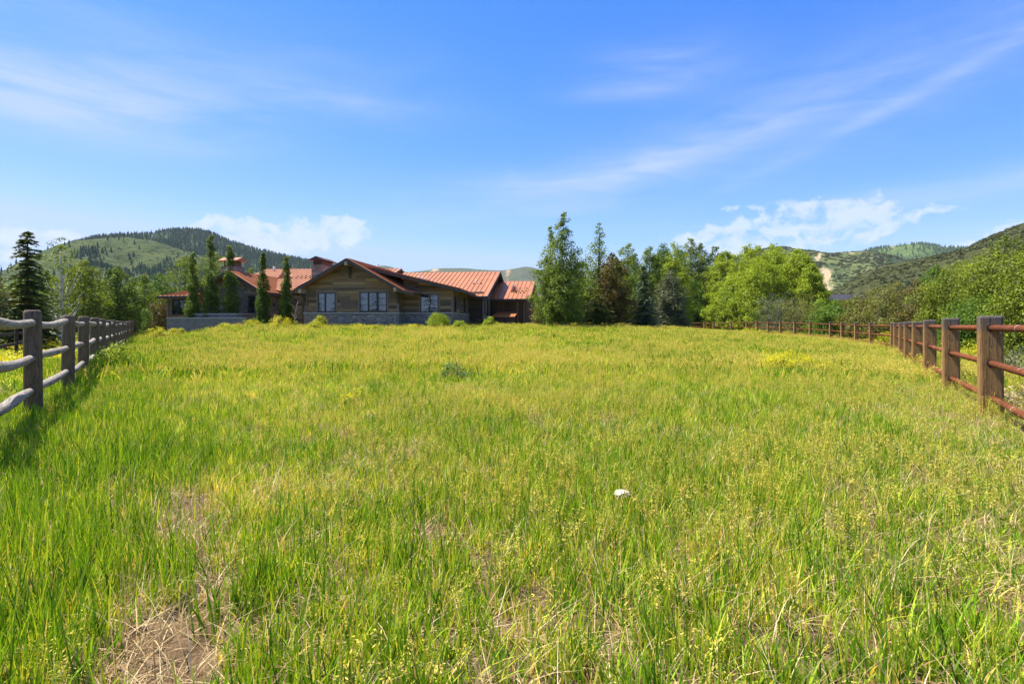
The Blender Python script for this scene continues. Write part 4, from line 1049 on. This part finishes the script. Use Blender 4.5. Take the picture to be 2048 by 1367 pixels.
# pale rock in the grass
rk = MB()
rr = random.Random(5)
ring = []
for k in range(5):
    t = -0.5 + k / 4.0
    ring.append([(0.055 * math.cos(a) * math.cos(t * 2.4) * rr.uniform(0.8, 1.2), 0.045 * math.sin(a) * math.cos(t * 2.4) * rr.uniform(0.8, 1.2), 0.05 + 0.045 * math.sin(t * 2.6)) for a in [2 * PI * j / 9 for j in range(9)]])
rk.add([p for g_ in ring for p in g_], [(i * 9 + j, i * 9 + (j + 1) % 9, (i + 1) * 9 + (j + 1) % 9, (i + 1) * 9 + j) for i in range(4) for j in range(9)] + [tuple(range(8, -1, -1)), tuple(range(36, 45))])
o = rk.build('rock', M_rock, label='small pale rock lying in the grass right of centre', cat='rock')
o.location = (0.77, 4.0, gz(0.77, 4.0) + 0.085)
o.scale = (1.15, 1.0, 0.62)

# ------------------------------------------------------------------ fences
def log_fence():
    r = random.Random(3)
    ys = [5.0, 7.94, 11.2, 13.9, 16.5, 19.0, 21.6, 24.0, 26.6, 29.2, 31.8, 34.6, 37.4, 40.2, 43, 46, 49, 52, 55, 58, 61, 64, 67, 70, 73]
    P = [(float(fence_left_x(v)), v) for v in ys]
    root = empty('log_rail_fence', (P[0][0], P[0][1], 0), label='grey log fence with round posts and three wavy rails at the left', cat='fence')
    o0 = Vector((P[0][0], P[0][1], 0))
    for i, (px, py) in enumerate(P):
        m = MB(); g = gz(px, py); h = 1.50 + r.uniform(-0.02, 0.03); rad = r.uniform(0.105, 0.122)
        tx, ty = r.uniform(-0.02, 0.02), r.uniform(-0.02, 0.02)
        zs = [-0.3, 0.0, 0.4, 0.8, 1.2, h - 0.05, h - 0.012, h]
        rd = [rad * 1.04, rad * 1.03, rad * 1.02, rad, rad * 0.98, rad * 0.97, rad * 0.9, rad * 0.72]
        m.tube([(tx * z, ty * z, z) for z in zs], rd, 16)
        o = m.build('post', M_log, root, smooth=True); o.location = Vector((px, py, g)) - o0
    for i in range(len(P) - 1):
        a, b = Vector((*P[i], gz(*P[i]))), Vector((*P[i + 1], gz(*P[i + 1])))
        d = (b - a); L = d.length
        for hz in (1.345, 0.865, 0.40):
            m = MB(); pts, rd = [], []
            ph, am = r.uniform(0, 6.28), r.uniform(0.008, 0.03)
            for k in range(13):
                t = k / 12.0
                pts.append((t * (L + 0.1) - 0.05, am * math.sin(t * 5 + ph), am * 1.2 * math.sin(t * 4.2 + ph * 2) - 0.02 * math.sin(t * PI)))
                e = min(t, 1 - t)
                rd.append((0.058 + 0.006 * math.sin(t * 9 + ph)) * (0.80 + 0.2 * min(1, e / 0.12)))
            m.tube(pts, rd, 12)
            o = m.build('rail', M_rail, root, smooth=True)
            o.location = a + Vector((0, 0, hz + r.uniform(-0.015, 0.015))) - o0
            o.rotation_euler = (0, -math.asin(d.z / L), math.atan2(d.y, d.x))
log_fence()

def pipe_fence():
    r = random.Random(8)
    root = empty('pipe_rail_fence', (FR[0][0], FR[0][1], 0), label='fence of square timber posts joined by rusty pipe rails', cat='fence')
    o0 = Vector((FR[0][0], FR[0][1], 0))
    n = len(FR)
    for i, (px, py) in enumerate(FR):
        a, b = FR[max(0, i - 1)], FR[min(n - 1, i + 1)]
        if i == 8: a = FR[7]; b = (FR[8][0] + 0.6, FR[8][1] + 1.0)
        rz = math.atan2(b[1] - a[1], b[0] - a[0])
        g = gz(px, py)
        m = MB(); hw = 0.137 if i < 9 else 0.12
        h = 1.43 + r.uniform(-0.015, 0.02)
        m.box(-hw * 0.82, hw * 0.82, -hw, hw, -0.4, h)
        o = m.build('post', M_tim, root, bevel=0.03)
        o.location = Vector((px, py, g)) - o0; o.rotation_euler = (r.uniform(-.01, .01), r.uniform(-.012, .012), rz)
        if i < 6:
            for hz in (1.262, 0.757, 0.262):
                k = MB(); k.tube([(-hw * 0.82 - 0.004, 0, hz), (-hw * 0.82 + 0.02, 0, hz)], 0.056, 16)
                k.build('rail_hole', M_frame, o)
    for i in range(n - 1):
        a, b = Vector((*FR[i], gz(*FR[i]))), Vector((*FR[i + 1], gz(*FR[i + 1])))
        d = b - a; L = d.length
        for hz in (1.262, 0.757, 0.262):
            m = MB()
            m.tube([(0, 0, 0), (L * 0.5, 0, -0.004), (L, 0, 0)], 0.045 if i < 9 else 0.04, 14)
            if i < 6: m.tube([(L - 0.45 - 0.02 * i, 0, 0), (L - 0.41 - 0.02 * i, 0, 0)], 0.0475, 14)
            o = m.build('rail', M_rust, root, smooth=False)
            me = o.data
            me.polygons.foreach_set('use_smooth', [len(p_.vertices) == 4 for p_ in me.polygons])
            o.location = a + Vector((0, 0, hz)) - o0
            o.rotation_euler = (r.uniform(0, 6), -math.asin(d.z / L), math.atan2(d.y, d.x))
            if i < 3:
                ms = MB()
                for k in range(3):
                    tpos = L * (0.12 + 0.3 * k + r.uniform(-0.05, 0.05))
                    ms.tube([(tpos, 0, 0), (tpos + 0.012, 0, 0)], 0.0462, 14)
                oo = ms.build('scuff_band', M_steel, o, smooth=True); oo.rotation_euler = (0, 0.0, 0)
pipe_fence()

def dark_fence():
    pts = [(-19.4 - 0.7 * (v - 21.6), v) for v in (14.4, 19.7, 25, 30.3, 35.6, 41, 46.4, 53, 58.5, 65, 72)]
    root = empty('dark_rail_fence', (pts[0][0], pts[0][1], 0), label='low dark brown two-rail fence across the field behind the log fence', cat='fence')
    o0 = Vector((pts[0][0], pts[0][1], 0))
    for px, py in pts:
        m = MB(); m.box(-.065, .065, -.065, .065, -0.3, 1.16)
        o = m.build('post', M_darkwood, root, bevel=0.01); o.location = Vector((px, py, gz(px, py))) - o0; o.rotation_euler = (0, 0, 0.9)
    for i in range(len(pts) - 1):
        a, b = Vector((*pts[i], gz(*pts[i]))), Vector((*pts[i + 1], gz(*pts[i + 1])))
        for hz in (0.94, 0.50):
            m = MB(); m.beam(a + Vector((0, 0, hz)) - o0, b + Vector((0, 0, hz)) - o0, 0.05, 0.12); m.build('rail', M_darkwood, root)
dark_fence()

# ------------------------------------------------------------------ the house
house = empty('ranch_house', (HOUSE_O[0], HOUSE_O[1], 0), -HA, label='long ranch house of weathered planks and stone under copper-red metal roofs', cat='house')
ZB = 0.6
def wall_box(name, m, u0, u1, w0, w1, z0, z1):
    b = MB(); b.box(u0, u1, w0, w1, z0, z1); return b.build(name, m, house)
def gable_wall(m, u0, u1, uc, w0, w1, z0, ze, slope):
    b = MB()
    zl, zr = ze, ze
    b.prism([(u0, z0), (u1, z0), (u1, zr), (uc, ze + slope * max(u1 - uc, uc - u0)), (u0, zl)], 'y', w0, w1)
    return b.build('wall', m, house)
def roof_plane(quad, seams, t=0.10, parent=house):
    """quad: eave a, eave b, ridge b, ridge a.  Standing seams run from eave to ridge"""
    b = MB(); b.slab(quad, t)
    ea, eb, rb, ra = [Vector(p) for p in quad]
    for k in range(1, seams):
        s_ = k / seams
        p, q_ = ea.lerp(eb, s_), ra.lerp(rb, s_)
        up = Vector((0, 0, 0.014))
        b.beam(p + up, q_ + up, 0.035, 0.085)
    return b.build('roof', M_roof, parent)
def fascia(p, q_, ht=0.26, wd=0.05):
    b = MB(); b.beam(p, q_, wd, ht); return b.build('fascia', M_fascia, house)

def window(u0, u1, z0, z1, w0, mull=(), rails=(), face='front', trim=True, tw=0.13):
    """sash in a plank surround; face front looks along -w, face side along +u (then u0,u1 are w values)"""
    def bx(b, a0, a1, d0, d1, c0, c1):
        if face == 'front': b.box(a0, a1, w0 - d1, w0 - d0, c0, c1)
        else: b.box(w0 + d0, w0 + d1, a0, a1, c0, c1)
    g = MB(); bx(g, u0 + .03, u1 - .03, 0.012, 0.022, z0 + .03, z1 - .03)
    o = g.build('window', M_glass, house)
    f = MB()
    bx(f, u0, u0 + .07, 0.004, 0.06, z0, z1); bx(f, u1 - .07, u1, 0.004, 0.06, z0, z1)
    bx(f, u0 + .07, u1 - .07, 0.004, 0.06, z0, z0 + .07); bx(f, u0 + .07, u1 - .07, 0.004, 0.06, z1 - .07, z1)
    for mu in mull: bx(f, mu - .06, mu + .06, 0.004, 0.055, z0 + .07, z1 - .07)
    for (a0, a1, zz) in rails: bx(f, a0, a1, 0.004, 0.045, zz - .016, zz + .016)
    f.build('frame', M_frame, o)
    if trim:
        t_ = MB()
        bx(t_, u0 - tw, u0 - .004, 0.003, 0.045, z0 - .02, z1); bx(t_, u1 + .004, u1 + tw, 0.003, 0.045, z0 - .02, z1)
        bx(t_, u0 - tw - .05, u1 + tw + .05, 0.003, 0.055, z1 + .003, z1 + .20)
        t_.build('trim', M_trim, o)
    return o

# plank gable (A)
SA = 0.555; RA_U = -3.85
zeA = 6.30 - SA * 3.79
gable_wall(M_siding, -7.58, 0.0, RA_U, 0.0, 9.0, ZB, zeA, SA * 3.79 / 3.79)
wall_box('stone_base', M_stone, -7.66, 0.08, -0.10, 3.0, ZB - .2, 2.22)
b = MB(); b.box(-7.70, 0.12, -0.16, 3.0, 2.22, 2.29); b.build('ledge', M_coping, house)
def zA(u): return 6.44 - SA * abs(u - RA_U)
roof_plane([(-8.37, 9.5, zA(-8.37)), (-8.37, -0.8, zA(-8.37)), (RA_U, -0.8, 6.44), (RA_U, 9.5, 6.44)], 22)
roof_plane([(0.68, -0.8, zA(0.68)), (0.68, 9.5, zA(0.68)), (RA_U, 9.5, 6.44), (RA_U, -0.8, 6.44)], 22)
roof_plane([(1.47, -0.8, 3.80), (1.47, 1.15, 3.80), (0.68, 1.15, zA(0.68) - .004), (0.68, -0.8, zA(0.68) - .004)], 22)
fascia((-8.40, -0.84, zA(-8.40) - .13), (RA_U, -0.84, 6.44 - .13)); fascia((RA_U, -0.84, 6.44 - .13), (0.70, -0.84, zA(0.70) - .13)); fascia((0.70, -0.84, zA(.7) - .13), (1.50, -0.84, 3.80 - .13), 0.22)
fascia((1.50, -0.8, 3.74), (1.50, 1.15, 3.74), 0.14); fascia((-8.42, -0.8, zA(-8.42) - .12), (-8.42, 3.0, zA(-8.42) - .12), 0.2)
for (uu, zz) in ((RA_U - .05, 6.12), (0.0, 4.08), (-7.62, 4.02)):
    b = MB(); b.box(uu - .11, uu + .11, -0.86 - .02, 0.0, zz - .22, zz + .06); bo = b.build('bracket', M_beam, house)
    b = MB(); b.beam((uu, -0.70, zz - .24), (uu, -0.02, zz - .95), 0.16, 0.16); b.box(uu - .08, uu + .08, -0.12, -0.003, zz - 1.15, zz - .24); b.build('brace', M_fascia, bo)
for uu in (-7.55, -0.03):
    b = MB(); b.box(uu - .09 , uu + .09, -0.045, -0.002, 2.29, zA(uu) - .25); b.build('corner_board', M_trim, house)
window(-6.53, -5.08, 2.34, 3.84, 0.0, (-5.93,), [(-6.46, -5.99, 2.84), (-6.46, -5.99, 3.34)])
window(-3.12, -0.92, 2.36, 3.87, 0.0, (-2.40, -1.66), [(-3.05, -2.46, 3.36), (-1.60, -0.99, 3.36), (-1.60, -0.99, 2.86), (-3.05, -2.46, 2.86)])
b = MB(); b.tube([(-7.75, -0.12, 0.9), (-7.75, -0.12, 3.5), (-7.9, -0.3, 3.75)], 0.05, 10); b.build('downspout', M_cap, house, smooth=True)

# right wing (B): low slope falling to the right
def zB(u): return 4.15 + 0.244 * (4.64 - u)
b = MB(); b.prism([(0.0, ZB), (4.0, ZB), (4.0, zB(4.0) - .22), (0.0, zB(0) - .22)], 'y', 1.2, 8.0); b.build('wall', M_siding, house)
b = MB(); b.box(0.085, 4.08, 1.10, 7.55, ZB - .2, 2.22); b.build('stone_base', M_stone, house)
b = MB(); b.box(0.125, 4.13, 1.04, 7.56, 2.222, 2.288); b.build('ledge', M_coping, house)
roof_plane([(4.72, 0.4, zB(4.72)), (4.72, 7.4, zB(4.72) - .12), (-3.2, 7.4, zB(-3.2) - .12), (-3.2, 0.4, zB(-3.2))], 15)
fascia((4.74, 0.36, zB(4.74) - .14), (-2.2, 0.36, zB(-2.2) - .14), 0.27); fascia((4.75, 0.36, zB(4.75) - .13), (4.75, 7.4, zB(4.75) - .25), 0.22)
window(1.40, 2.86, 2.31, 3.74, 1.2)
window(1.55, 2.35, 2.31, 3.72, 4.0, face='side'); window(5.1, 5.9, 2.31, 3.72, 4.0, face='side')
for (a0, a1, c0, c1) in ((3.88, 4.045, 1.155, 1.198),):
    b = MB(); b.box(a0, a1, c0, c1, 2.29, zB(4.0) - .25); b.build('corner_board', M_trim, house)

# long main roof (C), stone end
wall_box('stone_wall', M_stone, 4.004, 5.30, 7.6, 14.0, ZB - .2, 4.3)
b = MB(); b.prism([(7.6, ZB), (22.4, ZB), (22.4, 3.9), (15, 6.45), (7.6, 3.9)], 'x', -8.0, 5.2); b.build('wall', M_siding, house)
roof_plane([(-8.0, 6.9, 3.86), (5.80, 6.9, 3.86), (5.80, 15.0, 6.78), (-8.0, 15.0, 6.78)], 31)
roof_plane([(5.80, 23.1, 3.86), (-8.0, 23.1, 3.86), (-8.0, 15.0, 6.78), (5.80, 15.0, 6.78)], 31)
fascia((5.82, 6.88, 3.74), (5.82, 15.0, 6.66)); fascia((5.82, 15.0, 6.66), (5.82, 23.1, 3.74)); fascia((4.6, 6.86, 3.74), (5.84, 6.86, 3.74), 0.2)
window(8.0, 8.5, 2.2, 3.7, 5.30, face='side'); window(9.4, 10.2, 2.2, 3.7, 5.30, face='side')
b = MB(); b.tube([(5.25, 7.45, 0.9), (5.25, 7.45, 3.7)], 0.05, 10); b.build('downspout', M_cap, house, smooth=True)

# lower right wing (E) with the copper lean-to
b = MB(); b.prism([(11.6, ZB), (22.4, ZB), (22.4, 3.7), (17, 5.6), (11.6, 3.7)], 'x', 5.31, 8.78); b.build('wall', M_vert, house)
roof_plane([(5.3, 11.0, 3.80), (9.2, 11.0, 3.80), (9.2, 17.0, 5.93), (5.3, 17.0, 5.93)], 9)
roof_plane([(9.2, 23.0, 3.80), (5.3, 23.0, 3.80), (5.3, 17.0, 5.93), (9.2, 17.0, 5.93)], 9)
fascia((9.22, 10.98, 3.69), (9.22, 17.0, 5.82), 0.24); fascia((5.4, 10.96, 3.68), (9.24, 10.96, 3.68), 0.2)
for uu in (7.95, 8.6):
    b = MB(); b.box(uu - .06, uu + .06, 11.55, 11.598, 0.7, 3.5); b.build('corner_board', M_trim, house)
lt = MB(); lt.slab([(5.7, 9.9, 2.10), (7.88, 9.9, 2.10), (8.02, 11.6, 2.62), (6.0, 11.6, 2.62)], 0.07)
lo = lt.build('lean_to_roof', M_roof, house)
b = MB(); b.box(6.0, 7.8, 10.05, 11.59, ZB, 2.02); b.build('lean_to_wall', M_cap, lo)

# upper main roof (F)
b = MB(); b.prism([(6.5, ZB), (23.5, ZB), (23.5, 4.4), (15, 7.0), (6.5, 4.4)], 'x', -19.0, -5.2); b.build('wall', M_siding, house)
roof_plane([(-19.6, 6.0, 4.5), (-4.63, 6.0, 4.42), (-4.63, 15.0, 7.22), (-19.6, 15.0, 7.34)], 34)
roof_plane([(-4.63, 24.0, 4.42), (-19.6, 24.0, 4.5), (-19.6, 15.0, 7.34), (-4.63, 15.0, 7.22)], 34)
fascia((-4.61, 6.0, 4.30), (-4.61, 15.0, 7.10)); fascia((-19.62, 6.0, 4.38), (-19.62, 15.0, 7.22))

# stone gable (D)
SD = 0.60; RD_U = -16.1
gable_wall(M_stone, -18.7, -13.5, RD_U, 3.7, 14.0, ZB, 5.90 - SD * 2.6, SD)
def zD(u): return 6.03 - SD * abs(u - RD_U)
roof_plane([(-19.2, 14.0, zD(-19.2)), (-19.2, 3.0, zD(-19.2)), (RD_U, 3.0, 6.03), (RD_U, 14.0, 6.03)], 24)
roof_plane([(-13.0, 3.0, zD(-13.0)), (-13.0, 14.0, zD(-13.0)), (RD_U, 14.0, 6.03), (RD_U, 3.0, 6.03)], 24)
fascia((-19.2, 2.96, zD(-19.2) - .12), (RD_U, 2.96, 5.91), 0.24); fascia((RD_U, 2.96, 5.91), (-13.0, 2.96, zD(-13.0) - .12), 0.24); fascia((-12.98, 2.98, zD(-13) - .12), (-12.98, 14, zD(-13) - .12), 0.2)
window(-14.69, -14.04, 2.38, 3.86, 3.7, rails=[(-14.62, -14.11, 2.86), (-14.62, -14.11, 3.36)])
wall_box('entry_wall', M_siding, -13.49, -7.59, 9.0, 9.3, ZB, 4.0)
roof_plane([(-13.3, 8.2, 3.95), (-7.9, 8.2, 3.95), (-7.9, 12.5, 5.2), (-13.3, 12.5, 5.2)], 12)
b = MB(); b.box(-10.4, -9.3, 8.93, 8.998, 1.3, 3.4); dr = b.build('door', M_darkwood, house)
b = MB(); b.tube([(-10.28, 8.88, 2.25), (-10.28, 8.88, 2.45)], 0.02, 8); b.build('handle', M_frame, dr)
b = MB(); b.box(-13.46, -13.3, 8.2, 8.36, 1.2, 3.85); b.build('entry_post', M_trim, house)
b = MB(); b.box(-13.48, -13.40, 5.6, 5.75, 3.0, 3.3); b.build('wall_lantern', M_frame, house)

# low left wing (G)
wall_box('wall', M_siding, -22.5, -18.71, 4.0, 10.0, ZB, 3.75)
roof_plane([(-22.75, 3.0, 3.86), (-18.72, 3.0, 3.86), (-18.72, 7.5, 5.0), (-20.6, 7.5, 5.0)], 10)
roof_plane([(-22.75, 11.5, 3.86), (-22.75, 3.0, 3.86), (-20.6, 7.5, 5.0), (-20.6, 8.0, 5.0)], 10)
fascia((-22.78, 2.98, 3.74), (-18.72, 2.98, 3.74), 0.2)
window(-22.15, -20.75, 2.25, 3.62, 4.0, (-21.45,))
b = MB(); b.box(-22.62, -22.45, 3.93, 4.1, 1.0, 3.7); b.build('corner_board', M_trim, house)

# chimneys
b = MB(); b.box(-17.85, -16.55, 4.6, 6.0, 4.5, 6.55); ch = b.build('chimney', M_stone, house)
b = MB(); b.box(-17.68, -16.72, 4.75, 5.85, 6.55, 7.02); b.build('chimney_neck', M_cap, ch)
b = MB(); b.prism([(4.45, 7.02), (6.15, 7.02), (6.15, 7.07), (5.3, 7.40), (4.45, 7.07)], 'x', -18.08, -16.3); b.build('chimney_cap', M_roof, ch)
b = MB(); b.box(-9.57, -8.55, 5.0, 7.4, 4.3, 6.62); ch = b.build('chimney', M_stone, house)
b = MB(); b.box(-9.45, -8.67, 5.12, 7.28, 6.62, 7.0); b.build('chimney_neck', M_cap, ch)
b = MB(); b.prism([(-9.78, 7.0), (-8.34, 7.0), (-8.34, 7.05), (-9.06, 7.36), (-9.78, 7.05)], 'y', 4.75, 7.65); b.build('chimney_cap', M_cap, ch)

# roof vents and snow guards
def zC(w_): return 3.86 + (w_ - 6.9) * (2.92 / 8.1)
def zF(w_): return 4.46 + (w_ - 6.0) * (2.82 / 9.0)
def zE(w_): return 3.80 + (w_ - 11.0) * (2.13 / 6.0)
for (uu, ww, zf, h_, rd) in ((-1.9, 12.3, zC, 0.55, .07), (-1.5, 12.1, zC, 0.3, .06), (-1.0, 12.0, zC, 0.28, .06), (4.1, 10.8, zC, 0.3, .06), (-18.2, 14.0, zF, 0.5, .09), (-7.0, 14.6, zF, 0.5, .08), (7.35, 14.3, zE, 0.45, .07)):
    b = MB(); b.tube([(uu, ww, zf(ww) - .05), (uu, ww, zf(ww) + h_)], rd, 10); b.tube([(uu, ww, zf(ww) + h_ - .08), (uu, ww, zf(ww) + h_ + .02)], rd * 1.4, 10)
    b.build('vent_pipe', M_white, house, smooth=True)
for (uu, ww, zf, wd) in ((-15.4, 10.6, zF, 0.55), (7.4, 13.2, zE, 0.3)):
    b = MB(); z_ = zf(ww)
    b.add([(uu - wd, ww - .1, z_ - .02), (uu + wd, ww - .1, z_ - .02), (uu + wd, ww + 1.4, zf(ww + 1.4) + .02), (uu - wd, ww + 1.4, zf(ww + 1.4) + .02), (uu, ww, z_ + .62), (uu, ww + 1.5, zf(ww + 1.5) + .12)],
          [(0, 1, 4), (1, 2, 5, 4), (3, 0, 4, 5), (2, 3, 5)])
    b.build('roof_cricket', M_roof, house)
for (u0, u1, ww, zf, k) in ((-14.4, -12.0, 10.6, zF, 6), (-14.2, -12.0, 11.4, zF, 6), (7.9, 8.6, 14.2, zE, 2), (7.8, 8.6, 13.4, zE, 3), (7.7, 8.5, 12.8, zE, 3), (3.9, 4.6, 10.6, zC, 2)):
    b = MB()
    for j in range(k):
        uu = u0 + (u1 - u0) * j / max(1, k - 1); b.box(uu - .07, uu + .07, ww - .03, ww + .03, zf(ww) - .01, zf(ww) + .11)
    b.build('snow_guard', M_cap, house)

# concrete retaining walls
def house_pt(u, w_): return Vector((HOUSE_O[0] + u * math.cos(HA) + w_ * math.sin(HA), HOUSE_O[1] - u * math.sin(HA) + w_ * math.cos(HA), 0))
def ret_wall(u0, u1, w0, w1, z1, lab, ends=()):
    p = house_pt(u0, w0)
    root = empty('retaining_wall', p, -HA, label=lab, cat='retaining wall')
    b = MB(); b.box(0, u1 - u0, 0, 0.25, 0.1, z1 - .06)
    for (a, d_) in ends: b.box(a - u0 - .25, a - u0, 0.25, d_, 0.1, z1 - .06)
    b.build('wall', M_conc, root)
    b = MB(); b.box(-.02, u1 - u0 + .02, -.03, 0.27, z1 - .06, z1)
    for (a, d_) in ends: b.box(a - u0 - .27, a - u0 + .02, 0.271, d_, z1 - .06, z1)
    b.build('coping', M_coping, root)
ret_wall(-19.53, -12.7, 0.0, 0.0, 1.91, 'lower concrete retaining wall nearest the meadow, left of the house', ((-19.28, 2.4),))
ret_wall(-18.07, -14.11, 1.2, 1.2, 2.27, 'upper concrete retaining wall behind the lower one', ((-14.11, 2.4), (-17.82, 2.4)))

# bare sapling and thin stake by the house
def bare_tree(name, px, Y, top, label, m, seed):
    r = random.Random(seed); x_ = at(px, Y); g = gz(x_, Y); H = zt(top, Y) - g
    root = empty(name, (x_, Y, g), label=label, cat='sapling')
    b = MB(); b.tube([(0, 0, -.05), (0.05, 0, H * .45), (0.28, 0, H)], [0.03, 0.025, 0.008], 6); b.build('trunk', m, root, smooth=True)
    b = MB()
    for k in range(7):
        t = 0.3 + 0.09 * k; a = r.uniform(0, 6.28); L = r.uniform(.35, .8)
        p0 = Vector((0.05 * t + .1 * t * t, 0, H * t)); b.tube([p0, p0 + Vector((math.cos(a) * L * .5, math.sin(a) * L * .5, L * .4)), p0 + Vector((math.cos(a) * L, math.sin(a) * L, L * .9))], [0.016, 0.011, 0.004], 5)
    b.build('branch', m, root, smooth=True)
bare_tree('bare_sapling', 588, 43.2, 602, 'leafless grey sapling leaning beside the plank gable corner', M_twig, 4)
b = MB(); b.box(-.03, .03, -.03, .03, -.2, 0.95); o = b.build('survey_stake', M_beam, bevel=0.004, label='thin pale stake standing before the stone base of the gable', cat='stake')
o.location = (at(790, 43.2), 43.2, gz(at(790, 43.2), 43.2))

# distant house on the right
def far_house():
    Y = 120.0; x0, x1 = at(1646, Y), at(1745, Y); zr, ze = zt(586, Y), zt(599, Y)
    root = empty('distant_house', ((x0 + x1) / 2, Y, 0), R(-6), label='distant house with a dark shingled roof behind the right shrubs', cat='house')
    hw = (x1 - x0) / 2
    b = MB(); b.prism([(0.6, -0.3), (9.4, -0.3), (9.4, ze - .1), (5, zr - .25), (0.6, ze - .1)], 'x', -hw + .5, hw - .5); b.build('wall', M_ochre, root)
    b = MB(); b.slab([(-hw, 0, ze), (hw, 0, ze), (hw, 5, zr), (-hw, 5, zr)], 0.15); b.slab([(hw, 10, ze), (-hw, 10, ze), (-hw, 5, zr), (hw, 5, zr)], 0.15); b.build('roof', M_shingle, root)
    b = MB(); b.beam((-hw, -.03, ze - .2), (hw, -.03, ze - .2), .06, .35); b.build('fascia', M_ochre, root)
    for k in range(3):
        w_ = MB(); cx = -hw + 2.0 + k * 3.2; w_.box(cx, cx + 1.4, 0.55, 0.597, ze - 2.2, ze - .9); wo_ = w_.build('window', M_glass, root)
        w_ = MB(); w_.box(cx - .1, cx - .003, .54, .598, ze - 2.3, ze - .8); w_.box(cx + 1.403, cx + 1.5, .54, .598, ze - 2.3, ze - .8); w_.build('frame', M_frame, wo_)
far_house()

# ------------------------------------------------------------------ air: far things fade to blue
hz = MB(); hz.box(-5200, 5200, -60, 5200, -1.5, 900)
mh = bpy.data.materials.new('haze'); mh.use_nodes = True
t = NT(mh.node_tree)
vol = t.n('ShaderNodeVolumePrincipled')
vol.inputs['Color'].default_value = (0.72, 0.84, 1.0, 1)
vol.inputs['Density'].default_value = 0.00005
vol.inputs['Anisotropy'].default_value = 0.0
om = t.n('ShaderNodeOutputMaterial'); t.l(vol.outputs[0], om.inputs['Volume'])
hz.build('haze', mh, kind='stuff', label='pale blue air over the valley', cat='haze')
